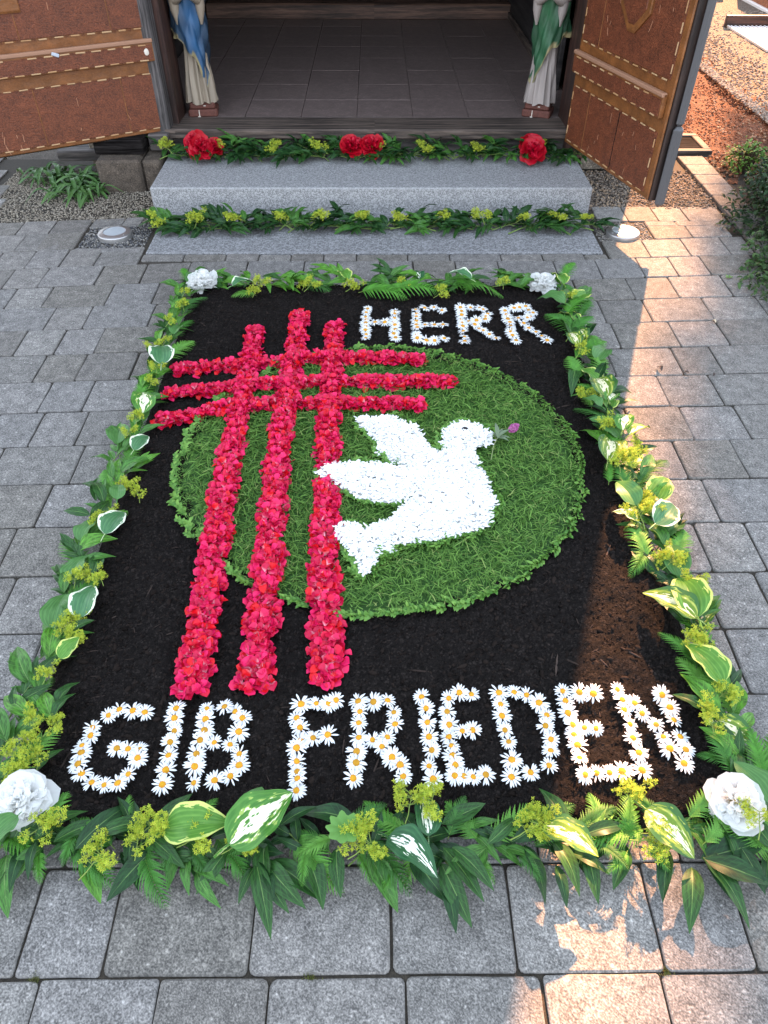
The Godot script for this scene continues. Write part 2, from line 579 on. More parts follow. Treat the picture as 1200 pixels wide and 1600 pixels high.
func lady(k: int) -> void:
	var S := Buf.new()
	var F := Buf.new()
	var sc := Color(0.26, 0.36, 0.08)
	var main := [Vector3(0, 0, 0.5), Vector3(0.03, 0.08, 0.25), Vector3(0, 0.14, 0.0), Vector3(0, 0.2, -0.3)]
	S.tube(main, [0.02, 0.018, 0.015, 0.01], 5, sc)
	for a in 11:
		var t := rnd(0.15, 1.0)
		var p: Vector3 = (main[1] as Vector3).lerp(main[3], t)
		var dir := Vector3(rnd(-1, 1), rnd(0.0, 0.45), rnd(-1.1, 0.6)).normalized()
		var tip := p + dir * rnd(0.18, 0.5)
		S.tube([p, p.lerp(tip, 0.5) + Vector3(0, 0.05, 0), tip], [0.011, 0.009, 0.006], 4, sc)
		for b in 24:
			var q := tip + Vector3(rnd(-1, 1), rnd(-0.7, 1), rnd(-1, 1)) * 0.15
			var y := Vector3(rnd(-1, 1), rnd(0.3, 1.3), rnd(-1, 1)).normalized()
			var x := y.cross(Vector3(rnd(-1, 1), 0.1, rnd(-1, 1))).normalized()
			var z := x.cross(y)
			var r := rnd(0.05, 0.075)
			var col := Color(0.56, 0.62, 0.06).lerp(Color(0.34, 0.49, 0.05), rng.randf())
			for m in 4:
				var a0 := TAU * m / 4.0
				var e0 := x * cos(a0) + z * sin(a0)
				var e1 := x * cos(a0 - 0.42) + z * sin(a0 - 0.42)
				var e2 := x * cos(a0 + 0.42) + z * sin(a0 + 0.42)
				F.quad(q, q + e1 * r * 0.6 + y * r * 0.15, q + e0 * r + y * r * 0.25, q + e2 * r * 0.6 + y * r * 0.15, y, col)
			F.blob(q + y * r * 0.12, Vector3(1, 1, 1) * r * 0.26, 4, 2, Color(0.5, 0.46, 0.06))
	shapes["lady_stem_%d" % k] = S.mesh()
	shapes["lady_flower_%d" % k] = F.mesh()

func box_sprig(k: int) -> void:
	var B := Buf.new()
	B.tube([Vector3(0, 0, 0.1), Vector3(0, 0.1, -0.5), Vector3(0, 0.12, -1.1)], [0.03, 0.025, 0.015], 4, Color(0.12, 0.2, 0.04))
	for a in 9:
		var s := -1.0 if a % 2 else 1.0
		var z := -0.12 * a
		var lf := blade(rnd(0.42, 0.62), rnd(0.26, 0.36), {a = 0.85, b = 0.62, fold = rnd(0.2, 0.6), arch = 0.1, droop = rnd(-0.1, 0.2), nu = 2, nv = 5, wave = 0.0}, Color(0.08, 0.21, 0.035).lerp(Color(0.19, 0.36, 0.065), rng.randf()))
		var bs := Basis(Vector3.UP, s * rnd(-1.1, -0.35)) * Basis(Vector3.RIGHT, rnd(0.0, 0.7))
		B.append(lf, Transform3D(bs, Vector3(0, 0.1, z)))
	shapes["box_%d" % k] = B.mesh()
const DAISIES = [
	["G of GIB", "from the top in the curve", [-0.536, -0.89, -0.565, -0.894, -0.593, -0.899, -0.617, -0.882, -0.643, -0.853, -0.644, -0.832, -0.652, -0.809, -0.648, -0.791, -0.648, -0.766, -0.635, -0.744, -0.613, -0.724, -0.581, -0.715, -0.554, -0.72, -0.534, -0.741, -0.526, -0.774, -0.526, -0.799]],
	["G of GIB", "from the left in the bar", [-0.575, -0.801, -0.552, -0.803]],
	["I of GIB", "from the top of the stroke", [-0.463, -0.899, -0.46, -0.871, -0.456, -0.842, -0.461, -0.817, -0.458, -0.785, -0.46, -0.753, -0.458, -0.717]],
	["B of GIB", "from the top in the upright", [-0.394, -0.9, -0.389, -0.873, -0.391, -0.842, -0.396, -0.818, -0.396, -0.786, -0.398, -0.754, -0.393, -0.72]],
	["B of GIB", "from the top in the two bows", [-0.354, -0.9, -0.325, -0.892, -0.308, -0.873, -0.311, -0.838, -0.326, -0.809, -0.362, -0.813, -0.302, -0.784, -0.302, -0.758, -0.317, -0.732, -0.349, -0.724]],
	["F of FRIEDEN", "from the top in the upright", [-0.179, -0.908, -0.184, -0.875, -0.177, -0.85, -0.174, -0.817, -0.176, -0.794, -0.174, -0.766, -0.174, -0.741, -0.174, -0.725, -0.171, -0.703]],
	["F of FRIEDEN", "from the left in the top bar", [-0.142, -0.913, -0.114, -0.912, -0.094, -0.916]],
	["F of FRIEDEN", "from the left in the middle bar", [-0.142, -0.823, -0.114, -0.826]],
	["R of FRIEDEN", "from the top in the upright", [-0.042, -0.918, -0.042, -0.888, -0.045, -0.857, -0.043, -0.826, -0.047, -0.787, -0.048, -0.76, -0.05, -0.726]],
	["R of FRIEDEN", "from the top in the bow", [-0.009, -0.917, 0.025, -0.915, 0.041, -0.887, 0.042, -0.852, 0.021, -0.823, -0.008, -0.818]],
	["R of FRIEDEN", "from the top in the leg", [0.009, -0.8, 0.03, -0.773, 0.047, -0.753, 0.057, -0.731]],
	["I of FRIEDEN", "from the top of the stroke", [0.107, -0.925, 0.111, -0.893, 0.112, -0.858, 0.116, -0.822, 0.118, -0.787, 0.115, -0.755, 0.122, -0.725]],
	["first E of FRIEDEN", "from the top in the upright", [0.166, -0.924, 0.164, -0.888, 0.162, -0.854, 0.164, -0.826, 0.167, -0.801, 0.168, -0.78, 0.168, -0.759, 0.166, -0.73]],
	["first E of FRIEDEN", "from the left in the top bar", [0.193, -0.932, 0.222, -0.93]],
	["first E of FRIEDEN", "from the left in the middle bar", [0.19, -0.833, 0.215, -0.838]],
	["first E of FRIEDEN", "from the left in the lower bar", [0.185, -0.73, 0.205, -0.728, 0.231, -0.732]],
	["D of FRIEDEN", "from the top in the upright", [0.288, -0.934, 0.285, -0.904, 0.286, -0.873, 0.289, -0.839, 0.291, -0.805, 0.292, -0.763, 0.289, -0.727]],
	["D of FRIEDEN", "from the top in the bow", [0.321, -0.932, 0.352, -0.933, 0.375, -0.903, 0.388, -0.874, 0.38, -0.846, 0.388, -0.817, 0.381, -0.784, 0.371, -0.752, 0.334, -0.736]],
	["second E of FRIEDEN", "from the top in the upright", [0.44, -0.935, 0.438, -0.911, 0.441, -0.882, 0.445, -0.852, 0.444, -0.828, 0.446, -0.798, 0.446, -0.768, 0.446, -0.73]],
	["second E of FRIEDEN", "from the left in the top bar", [0.475, -0.934, 0.508, -0.932]],
	["second E of FRIEDEN", "from the left in the middle bar", [0.473, -0.844, 0.496, -0.843]],
	["second E of FRIEDEN", "from the left in the lower bar", [0.473, -0.738, 0.501, -0.737, 0.526, -0.734]],
	["N of FRIEDEN", "from the top in the left upright", [0.569, -0.94, 0.571, -0.912, 0.571, -0.887, 0.574, -0.852, 0.574, -0.814, 0.577, -0.777, 0.572, -0.741]],
	["N of FRIEDEN", "from the top in the diagonal", [0.596, -0.904, 0.61, -0.878, 0.63, -0.846, 0.64, -0.819, 0.651, -0.788, 0.669, -0.751]],
	["N of FRIEDEN", "from the top in the right upright", [0.669, -0.931, 0.679, -0.893, 0.674, -0.858, 0.681, -0.822, 0.681, -0.785]],
	["H of HERR", "from the top in the left upright", [-0.033, -2.757, -0.037, -2.696, -0.039, -2.64, -0.04, -2.585, -0.038, -2.522]],
	["H of HERR", "from the left in the bar", [-0.002, -2.642, 0.037, -2.645]],
	["H of HERR", "from the top in the right upright", [0.081, -2.738, 0.076, -2.678, 0.079, -2.622, 0.075, -2.565, 0.077, -2.522]],
	["E of HERR", "from the top in the upright", [0.168, -2.748, 0.165, -2.691, 0.167, -2.627, 0.16, -2.57, 0.161, -2.522]],
	["E of HERR", "from the left in the top bar", [0.205, -2.756, 0.241, -2.762, 0.274, -2.753]],
	["E of HERR", "from the left in the middle bar", [0.201, -2.627, 0.235, -2.632, 0.269, -2.634]],
	["E of HERR", "from the left in the lower bar", [0.199, -2.517, 0.233, -2.512, 0.271, -2.517]],
	["first R of HERR", "from the top in the upright", [0.355, -2.761, 0.349, -2.703, 0.35, -2.639, 0.349, -2.577, 0.351, -2.504]],
	["first R of HERR", "from the top in the bow", [0.396, -2.775, 0.438, -2.769, 0.459, -2.721, 0.445, -2.677, 0.408, -2.659, 0.379, -2.652]],
	["first R of HERR", "from the top in the leg", [0.401, -2.626, 0.426, -2.584, 0.45, -2.547, 0.472, -2.521]],
	["second R of HERR", "from the top in the upright", [0.534, -2.744, 0.538, -2.69, 0.541, -2.643, 0.54, -2.59, 0.537, -2.54, 0.55, -2.51]],
	["second R of HERR", "from the top in the bow", [0.577, -2.762, 0.625, -2.773, 0.646, -2.724, 0.619, -2.674, 0.582, -2.681]],
	["second R of HERR", "from the top in the leg", [0.597, -2.642, 0.616, -2.605, 0.638, -2.576, 0.656, -2.543, 0.671, -2.509]],
]
const BARS = [
	["left upright bar", [-0.478, -2.616, -0.467, -2.316, -0.466, -2.039, -0.458, -1.634, -0.453, -1.371, -0.435, -0.94]],
	["middle upright bar", [-0.31, -2.734, -0.309, -2.294, -0.31, -1.984, -0.309, -1.662, -0.296, -1.347, -0.29, -0.957]],
	["right upright bar", [-0.162, -2.64, -0.16, -2.294, -0.159, -1.983, -0.147, -1.661, -0.145, -1.346, -0.118, -0.973]],
	["upper crossbar", [-0.739, -2.304, -0.587, -2.33, -0.447, -2.346, -0.149, -2.367, 0.18, -2.348]],
	["middle crossbar", [-0.741, -2.154, -0.587, -2.177, -0.429, -2.192, -0.143, -2.203, 0.274, -2.205]],
	["lower crossbar", [-0.743, -1.993, -0.523, -2.05, -0.348, -2.068, -0.149, -2.071, 0.161, -2.062]],
]
const DOVE = [0.384, -1.885, 0.376, -1.85, 0.346, -1.84, 0.322, -1.833, 0.314, -1.801, 0.321, -1.751, 0.316, -1.731, 0.333, -1.701, 0.343, -1.65, 0.352, -1.608, 0.358, -1.581, 0.342, -1.544, 0.326, -1.488, 0.309, -1.469, 0.269, -1.455, 0.218, -1.439, 0.179, -1.423, 0.129, -1.415, 0.086, -1.41, 0.055, -1.406, 0.045, -1.372, 0.034, -1.37, 0.018, -1.384, 0.008, -1.366, -0.011, -1.324, -0.025, -1.295, -0.04, -1.3, -0.052, -1.31, -0.05, -1.335, -0.061, -1.354, -0.085, -1.367, -0.067, -1.385, -0.084, -1.398, -0.097, -1.407, -0.114, -1.433, -0.124, -1.464, -0.094, -1.47, -0.061, -1.482, -0.044, -1.462, -0.017, -1.475, 0.039, -1.494, 0.079, -1.554, 0.109, -1.581, 0.075, -1.581, 0.034, -1.575, -0.006, -1.579, -0.057, -1.596, -0.093, -1.631, -0.122, -1.648, -0.153, -1.675, -0.186, -1.699, -0.158, -1.733, -0.132, -1.747, -0.107, -1.737, -0.072, -1.747, -0.023, -1.753, 0.025, -1.743, 0.055, -1.741, 0.094, -1.727, 0.049, -1.76, 0.025, -1.793, 0.008, -1.803, 0.007, -1.851, -0.011, -1.892, -0.037, -1.933, -0.073, -1.975, -0.037, -1.989, -0.005, -1.991, 0.034, -1.996, 0.06, -1.99, 0.079, -1.969, 0.13, -1.95, 0.147, -1.901, 0.157, -1.861, 0.18, -1.821, 0.203, -1.797, 0.214, -1.826, 0.207, -1.841, 0.222, -1.88, 0.219, -1.916, 0.247, -1.937, 0.272, -1.96, 0.308, -1.97, 0.335, -1.949, 0.365, -1.931, 0.375, -1.905]
const DOVE_EYE = [0.291, -1.903]
const BEAK = [0.364, -1.77, 0.391, -1.854, 0.453, -1.906]
const LAID = [
	["hosta_green", -0.719, -0.632, -0.76, -0.575],
	["hosta_yellow_edge", -0.425, -0.61, -0.296, -0.607],
	["hosta_white_centre", -0.29, -0.571, -0.168, -0.664],
	["hosta_green", -0.265, -0.604, -0.246, -0.7],
	["hosta_white_flame", 0.02, -0.589, 0.12, -0.53],
	["hosta_white_flame", 0.1, -0.589, 0.094, -0.683],
	["hosta_gold_white", 0.328, -0.603, 0.42, -0.536],
	["hosta_gold_white", 0.542, -0.636, 0.624, -0.552],
	["peony_leaf_big", 0.377, -0.603, 0.356, -0.699],
	["lady_leaf", -0.065, -0.6, -0.122, -0.59],
	["peony_leaf", -0.241, -0.558, -0.198, -0.431],
	["peony_leaf", -0.238, -0.558, -0.178, -0.465],
	["peony_leaf", -0.229, -0.564, -0.143, -0.479],
	["peony_leaf", -0.216, -0.564, -0.104, -0.501],
	["peony_leaf", -0.246, -0.552, -0.27, -0.491],
	["peony_leaf", 0.131, -0.579, 0.197, -0.476],
	["peony_leaf", 0.138, -0.537, 0.139, -0.432],
	["peony_leaf", 0.126, -0.555, 0.176, -0.445],
	["peony_leaf", 0.147, -0.573, 0.227, -0.498],
	["peony_leaf", 0.131, -0.624, 0.23, -0.66],
	["peony_leaf", 0.218, -0.579, 0.293, -0.638],
	["peony_leaf", 0.65, -0.561, 0.718, -0.444],
	["peony_leaf", 0.651, -0.556, 0.764, -0.493],
	["peony_leaf", 0.65, -0.562, 0.798, -0.577],
	["peony_leaf", 0.625, -0.544, 0.59, -0.432],
	["peony_leaf", 0.353, -0.547, 0.359, -0.47],
	["peony_leaf", -0.68, -0.593, -0.608, -0.668],
	["peony_leaf", -0.649, -0.595, -0.553, -0.646],
	["peony_leaf", -0.6, -0.58, -0.503, -0.667],
	["peony_leaf", -0.562, -0.604, -0.446, -0.636],
	["peony_leaf", -0.5, -0.617, -0.48, -0.54],
	["peony_leaf", -0.459, -0.604, -0.386, -0.539],
	["peony_leaf", -0.336, -0.602, -0.222, -0.619],
	["peony_leaf", -0.039, -0.626, -0.159, -0.656],
	["peony_leaf", 0.414, -0.596, 0.512, -0.623],
	["peony_leaf", 0.27, -0.587, 0.382, -0.631],
	["peony_leaf", -0.458, -0.629, -0.383, -0.688],
	["peony_leaf", -0.196, -0.62, -0.127, -0.666],
	["peony_leaf", -0.68, -0.593, -0.674, -0.53],
	["peony_leaf", -0.587, -0.58, -0.534, -0.524],
	["fern_frond", -0.414, -0.603, -0.404, -0.504],
	["fern_frond", -0.377, -0.616, -0.343, -0.69],
	["fern_frond", -0.039, -0.575, -0.001, -0.496],
	["fern_frond", -0.065, -0.613, 0.014, -0.679],
	["fern_frond", 0.167, -0.585, 0.257, -0.487],
	["fern_frond", 0.22, -0.598, 0.347, -0.659],
	["fern_frond", 0.298, -0.597, 0.406, -0.689],
	["fern_frond", 0.437, -0.583, 0.524, -0.521],
	["fern_frond", 0.456, -0.608, 0.456, -0.7],
	["fern_frond", 0.59, -0.62, 0.541, -0.685],
	["fern_frond", 0.281, -0.572, 0.345, -0.499],
	["fern_frond", -0.676, -0.58, -0.63, -0.497],
	["fern_frond", -0.091, -0.6, -0.19, -0.552],
	["fern_frond", 0.499, -0.57, 0.431, -0.499],
	["fern_frond", -0.611, -0.618, -0.623, -0.532],
	["fern_frond", -0.221, -0.614, -0.328, -0.55],
	["fern_frond", -0.51, -0.63, -0.526, -0.697],
	["fern_frond", 0.065, -0.612, -0.047, -0.663],
	["fern_frond", 0.142, -0.598, 0.176, -0.691],
	["fern_frond", -0.37, -0.578, -0.297, -0.51],
	["fern_frond", -0.141, -0.576, -0.148, -0.502],
	["fern_frond", 0.64, -0.633, 0.738, -0.703],
	["fern_frond", 0.404, -0.609, 0.502, -0.68],
	["fern_frond", 0.54, -0.582, 0.584, -0.514],
	["fern_frond", 0.038, -0.562, 0.012, -0.489],
	["lady_mantle", -0.674, -0.617, -0.657, -0.637],
	["lady_mantle", -0.546, -0.546, -0.528, -0.565],
	["lady_mantle", -0.475, -0.587, -0.457, -0.607],
	["lady_mantle", -0.45, -0.619, -0.431, -0.639],
	["lady_mantle", -0.362, -0.59, -0.342, -0.61],
	["lady_mantle", -0.278, -0.577, -0.257, -0.597],
	["lady_mantle", -0.051, -0.59, -0.028, -0.61],
	["lady_mantle", -0.03, -0.568, -0.008, -0.587],
	["lady_mantle", 0.066, -0.647, 0.09, -0.668],
	["lady_mantle", 0.322, -0.612, 0.349, -0.633],
	["lady_mantle", 0.541, -0.585, 0.57, -0.605],
	["lady_mantle", 0.526, -0.677, 0.556, -0.698],
	["lady_mantle", 0.764, -0.608, 0.795, -0.629],
	["lady_mantle", 0.085, -0.651, 0.11, -0.672],
	["lady_mantle", 0.301, -0.599, 0.327, -0.62],
	["lady_mantle", 0.564, -0.597, 0.593, -0.617],
	["hosta_white_edge", -0.765, -1.798, -0.732, -1.903],
	["hosta_white_centre", -0.78, -1.986, -0.793, -2.142],
	["hosta_white_edge", -0.775, -2.275, -0.794, -2.45],
	["hosta_green", -0.767, -2.473, -0.756, -2.578],
	["hosta_white_edge", -0.753, -1.417, -0.726, -1.557],
	["hosta_white_edge", -0.741, -1.132, -0.734, -1.276],
	["peony_leaf", -0.772, -1.169, -0.786, -1.299],
	["hosta_green", -0.764, -1.169, -0.83, -1.211],
	["peony_leaf_big", -0.763, -1.294, -0.753, -1.417],
	["peony_leaf_big", -0.757, -1.101, -0.699, -1.144],
	["hosta_yellow_edge", -0.749, -1.003, -0.705, -1.073],
	["peony_leaf_big", -0.735, -0.866, -0.802, -0.964],
	["peony_leaf_big", -0.738, -0.896, -0.704, -0.992],
	["peony_leaf_big", -0.727, -0.86, -0.698, -0.949],
	["peony_leaf", -0.772, -0.899, -0.833, -0.95],
	["hosta_green", -0.751, -1.552, -0.761, -1.641],
	["peony_leaf", -0.729, -0.741, -0.696, -0.803],
	["peony_leaf", -0.76, -0.801, -0.811, -0.812],
	["lady_mantle", -0.771, -0.969, -0.767, -0.994],
	["lady_mantle", -0.767, -1.094, -0.763, -1.122],
	["lady_mantle", -0.739, -1.075, -0.735, -1.102],
	["lady_mantle", -0.763, -0.847, -0.758, -0.87],
	["lady_mantle", -0.713, -0.83, -0.709, -0.852],
	["lady_mantle", -0.756, -0.815, -0.752, -0.836],
	["lady_mantle", -0.775, -0.762, -0.772, -0.783],
	["lady_mantle", -0.729, -0.764, -0.725, -0.784],
	["lady_mantle", -0.765, -0.739, -0.761, -0.759],
	["lady_mantle", -0.763, -1.277, -0.758, -1.309],
	["lady_mantle", -0.791, -1.264, -0.787, -1.295],
	["lady_mantle", -0.729, -1.264, -0.724, -1.295],
	["lady_mantle", -0.75, -1.133, -0.745, -1.162],
	["lady_mantle", -0.788, -1.112, -0.784, -1.14],
	["lady_mantle", -0.749, -1.642, -0.744, -1.683],
	["lady_mantle", -0.71, -1.605, -0.704, -1.645],
	["lady_mantle", -0.797, -1.484, -0.792, -1.521],
	["lady_mantle", -0.769, -1.497, -0.764, -1.534],
	["lady_mantle", -0.791, -2.818, -0.784, -2.896],
	["lady_mantle", -0.789, -2.737, -0.782, -2.812],
	["lady_mantle", -0.81, -2.593, -0.804, -2.664],
	["lady_mantle", -0.801, -2.46, -0.794, -2.525],
	["lady_mantle", -0.834, -2.409, -0.828, -2.474],
	["lady_mantle", -0.795, -2.177, -0.789, -2.233],
	["lady_mantle", -0.792, -2.258, -0.786, -2.317],
	["lady_mantle", -0.796, -1.957, -0.79, -2.007],
	["lady_mantle", -0.796, -1.878, -0.791, -1.926],
	["hosta_green", 0.774, -2.726, 0.67, -2.801],
	["peony_leaf_big", 0.759, -2.539, 0.711, -2.653],
	["peony_leaf_big", 0.763, -2.505, 0.772, -2.684],
	["peony_leaf", 0.8, -2.44, 0.886, -2.43],
	["hosta_gold_white", 0.761, -2.395, 0.741, -2.496],
	["hosta_gold_white", 0.79, -2.052, 0.779, -2.207],
	["hosta_white_centre", 0.79, -2.033, 0.831, -2.104],
	["hosta_gold_white", 0.721, -1.731, 0.774, -1.888],
	["hosta_white_centre", 0.8, -1.875, 0.844, -1.964],
	["hosta_gold_white", 0.815, -1.848, 0.891, -1.912],
	["peony_leaf", 0.815, -2.12, 0.926, -2.166],
	["peony_leaf", 0.816, -2.104, 0.888, -2.104],
	["hosta_green", 0.757, -1.526, 0.716, -1.633],
	["hosta_white_edge", 0.79, -1.453, 0.884, -1.534],
	["hosta_white_edge", 0.742, -1.468, 0.688, -1.511],
	["hosta_gold_white", 0.797, -1.111, 0.693, -1.209],
	["hosta_yellow_edge", 0.802, -1.117, 0.793, -1.275],
	["hosta_yellow_edge", 0.799, -0.926, 0.752, -1.047],
	["peony_leaf_big", 0.768, -0.854, 0.735, -0.974],
	["peony_leaf_big", 0.746, -0.864, 0.683, -0.909],
	["peony_leaf_big", 0.812, -0.867, 0.865, -0.948],
	["peony_leaf_big", 0.799, -0.819, 0.863, -0.86],
	["peony_leaf", 0.74, -2.29, 0.68, -2.159],
	["hosta_green", 0.758, -1.997, 0.704, -2.052],
	["peony_leaf_big", 0.734, -1.842, 0.683, -1.951],
	["peony_leaf", 0.788, -0.788, 0.759, -0.686],
	["peony_leaf", 0.806, -1.715, 0.874, -1.73],
	["peony_leaf", 0.713, -1.388, 0.773, -1.282],
	["fern_frond", 0.763, -2.663, 0.905, -2.867],
	["fern_frond", 0.747, -2.515, 0.893, -2.663],
	["fern_frond", 0.745, -2.377, 0.891, -2.514],
	["fern_frond", 0.732, -2.248, 0.847, -2.29],
	["fern_frond", 0.735, -2.207, 0.721, -2.377],
	["fern_frond", 0.741, -1.875, 0.872, -2.014],
	["fern_frond", 0.712, -1.656, 0.724, -1.752],
	["fern_frond", 0.766, -1.598, 0.753, -1.746],
	["fern_frond", 0.745, -1.34, 0.744, -1.51],
	["fern_frond", 0.758, -1.388, 0.689, -1.293],
	["fern_frond", 0.767, -1.293, 0.74, -1.388],
	["fern_frond", 0.78, -1.006, 0.716, -1.112],
	["fern_frond", 0.782, -0.917, 0.852, -1.081],
	["fern_frond", 0.782, -0.917, 0.744, -1.043],
	["fern_frond", 0.772, -0.721, 0.74, -0.835],
	["fern_frond", 0.828, -0.707, 0.815, -0.842],
	["fern_frond", 0.771, -0.758, 0.715, -0.781],
	["fern_frond", 0.765, -1.979, 0.815, -1.875],
	["fern_frond", 0.748, -2.052, 0.727, -2.167],
	["lady_mantle", 0.778, -1.741, 0.801, -1.785],
	["lady_mantle", 0.837, -1.798, 0.862, -1.843],
	["lady_mantle", 0.785, -1.555, 0.807, -1.593],
	["lady_mantle", 0.759, -1.485, 0.78, -1.522],
	["lady_mantle", 0.791, -1.34, 0.812, -1.374],
	["lady_mantle", 0.736, -2.092, 0.761, -2.147],
	["lady_mantle", 0.754, -1.918, 0.778, -1.967],
	["lady_mantle", 0.837, -1.24, 0.857, -1.271],
	["lady_mantle", 0.786, -1.058, 0.804, -1.085],
	["lady_mantle", 0.791, -1.037, 0.81, -1.063],
	["lady_mantle", 0.795, -0.905, 0.812, -0.929],
	["lady_mantle", 0.742, -0.837, 0.759, -0.859],
	["lady_mantle", 0.793, -2.776, 0.824, -2.853],
	["lady_mantle", 0.768, -2.39, 0.795, -2.454],
	["lady_mantle", 0.744, -1.717, 0.767, -1.76],
	["lady_mantle", 0.79, -1.517, 0.812, -1.554],
	["lady_mantle", 0.802, -1.317, 0.822, -1.35],
	["hosta_white_edge", -0.598, -2.86, -0.514, -2.928],
	["hosta_yellow_edge", -0.114, -2.927, -0.164, -3.009],
	["hosta_white_flame", 0.19, -2.949, 0.16, -3.045],
	["hosta_white_edge", 0.41, -2.926, 0.317, -2.973],
	["lady_mantle", -0.49, -2.89, -0.467, -2.925],
	["lady_mantle", -0.297, -2.924, -0.272, -2.959],
	["lady_mantle", -0.099, -2.901, -0.073, -2.935],
	["lady_mantle", 0.122, -2.912, 0.15, -2.947],
	["lady_mantle", 0.547, -2.917, 0.579, -2.952],
	["lady_mantle", 0.271, -2.843, 0.3, -2.877],
	["lady_mantle", -0.508, -2.856, -0.485, -2.89],
	["lady_mantle", -0.279, -2.89, -0.253, -2.924],
	["fern_frond", 0.037, -2.909, 0.283, -2.891],
	["fern_frond", 0.315, -2.949, 0.558, -2.891],
	["fern_frond", 0.422, -2.903, 0.319, -2.996],
	["fern_frond", -0.508, -2.882, -0.616, -2.871],
	["fern_frond", -0.073, -2.909, 0.146, -2.869],
]
# ------------------------------------------------------------------ laid plants
const KIND_TEXT = {
	"hosta_green": ["plain green hosta leaf", "hosta_leaf"], "hosta_white_edge": ["white-edged hosta leaf", "hosta_leaf"], "hosta_white_centre": ["white-centred hosta leaf", "hosta_leaf"],
	"hosta_white_flame": ["dark white-flamed hosta leaf", "hosta_leaf"], "hosta_gold_white": ["golden cream-streaked hosta leaf", "hosta_leaf"], "hosta_yellow_edge": ["yellow-edged hosta leaf", "hosta_leaf"],
	"peony_leaf": ["narrow dark green leaf", "lance_leaf"], "peony_leaf_big": ["broad lance-shaped green leaf", "lance_leaf"], "fern_frond": ["green fern frond", "fern_frond"], "lady_mantle": ["yellow-green flower sprig", "flower_sprig"],
	"lady_leaf": ["round lobed green leaf", "round_leaf"], "leaf_sprig": ["sprig of dark green leaves", "leaf_sprig"],
}
const KIND_CAT = {"hosta_leaf": "leaf", "lance_leaf": "leaf", "fern_frond": "fern", "flower_sprig": "flower sprig", "round_leaf": "leaf", "leaf_sprig": "leaf sprig"}
var laid := []
var count_of := {}

func pick(a: Array) -> Variant:
	return a[rng.randi() % a.size()]

func lay(kind: String, p: Vector3, yaw: float, length: float, pitch := 0.15, roll := 0.0) -> Node3D:
	var b := Basis(Vector3.UP, yaw) * Basis(Vector3.RIGHT, pitch) * Basis(Vector3.BACK, roll)
	b = b.scaled_local(Vector3(length, length, length))
	var t := Transform3D(b, p)
	var o: Node3D
	var info: Array = KIND_TEXT[kind]
	if kind.begins_with("hosta"):
		o = put(info[1], shapes["hosta_%d" % (rng.randi() % 4)], M[kind], self, t)
	elif kind == "peony_leaf":
		o = put(info[1], shapes["peony_leaf_%d" % (rng.randi() % 6)], M["peony_%d" % (rng.randi() % 2 + (1 if p.x < -0.72 and p.z > -3.2 else 0))], self, t)
	elif kind == "peony_leaf_big":
		o = put(info[1], shapes["broad_leaf_%d" % (rng.randi() % 6)], M["peony_%d" % (1 + rng.randi() % 3)], self, t)
	elif kind == "fern_frond":
		o = put(info[1], shapes["fern_%d" % (rng.randi() % 5)], M.fern, self, t)
	elif kind == "lady_leaf":
		o = put(info[1], shapes["lady_leaf"], M.lady_leaf, self, t)
	elif kind == "lady_mantle":
		var k := rng.randi() % 5
		o = Node3D.new()
		o.name = info[1]
		o.transform = t
		add_child(o, true)
		put("stem", shapes["lady_stem_%d" % k], M.lady, o)
		put("flower_cluster", shapes["lady_flower_%d" % k], M.lady, o)
	else:
		o = Node3D.new()
		o.name = info[1]
		o.transform = t
		add_child(o, true)
		put("stem", shapes["sprig_stem"], M.lady, o)
		var n := rng.randi_range(5, 7)
		var mm: Material = M["peony_%d" % (pick([1, 2, 2, 3, 3]) if (p.x < -0.72 and p.z > -3.2) or (p.z < -2.9 and p.z > -3.2) else pick([0, 0, 1, 1, 2]))]
		for q in n:
			var f := float(q) / (n - 1)
			var s := -1.0 if q % 2 else 1.0
			var ya := s * rnd(0.35, 1.0) * (1.0 - 0.85 * f)
			var le := rnd(0.45, 0.62)
			var bb := Basis(Vector3.UP, ya) * Basis(Vector3.RIGHT, rnd(-0.1, 0.4)) * Basis(Vector3.BACK, rnd(-0.4, 0.4))
			put("leaf", shapes["peony_leaf_%d" % (rng.randi() % 6)], mm, o, Transform3D(bb.scaled_local(Vector3(le, le, le)), Vector3(0, 0.03, 0.1 - 0.62 * f)))
	laid.append([o, kind, p])
	return o

func zone(p: Vector3) -> Array:
	if p.z < -4.05:
		return ["in the garland on the step", "from left", 0]
	if p.z < -3.5:
		return ["in the garland at the step foot", "from left", 0]
	if p.z < -2.9 and absf(p.x) < 0.74:
		return ["in far border %s" % ("left of HERR" if p.x < 0.0 else "above HERR"), "from left", 0]
	if p.z > -0.69 and absf(p.x) < 0.86:
		return ["in near border %s" % ("below GIB" if p.x < -0.3 else ("below FRI" if p.x < 0.12 else "below EDEN")), "from left", 0]
	if p.x < 0.0:
		var w := "beside the G"
		if p.z < -2.4: w = "above the crossbar ends"
		elif p.z < -2.0: w = "beside the crossbar ends"
		elif p.z < -1.5: w = "beside the grass disc"
		elif p.z < -0.98: w = "below the grass disc"
		return ["in left border %s" % w, "from top", 1]
	var w2 := "beside the last N"
	if p.z < -2.45: w2 = "beside HERR"
	elif p.z < -1.85: w2 = "beside the upper disc"
	elif p.z < -1.35: w2 = "beside the lower disc"
	elif p.z < -0.98: w2 = "above the last N"
	return ["in right border %s" % w2, "from top", 1]

const ORDINAL = ["first", "second", "third", "fourth", "fifth", "sixth", "seventh", "eighth", "ninth", "tenth", "eleventh", "twelfth", "thirteenth", "fourteenth", "fifteenth", "sixteenth", "seventeenth", "eighteenth", "nineteenth", "twentieth"]

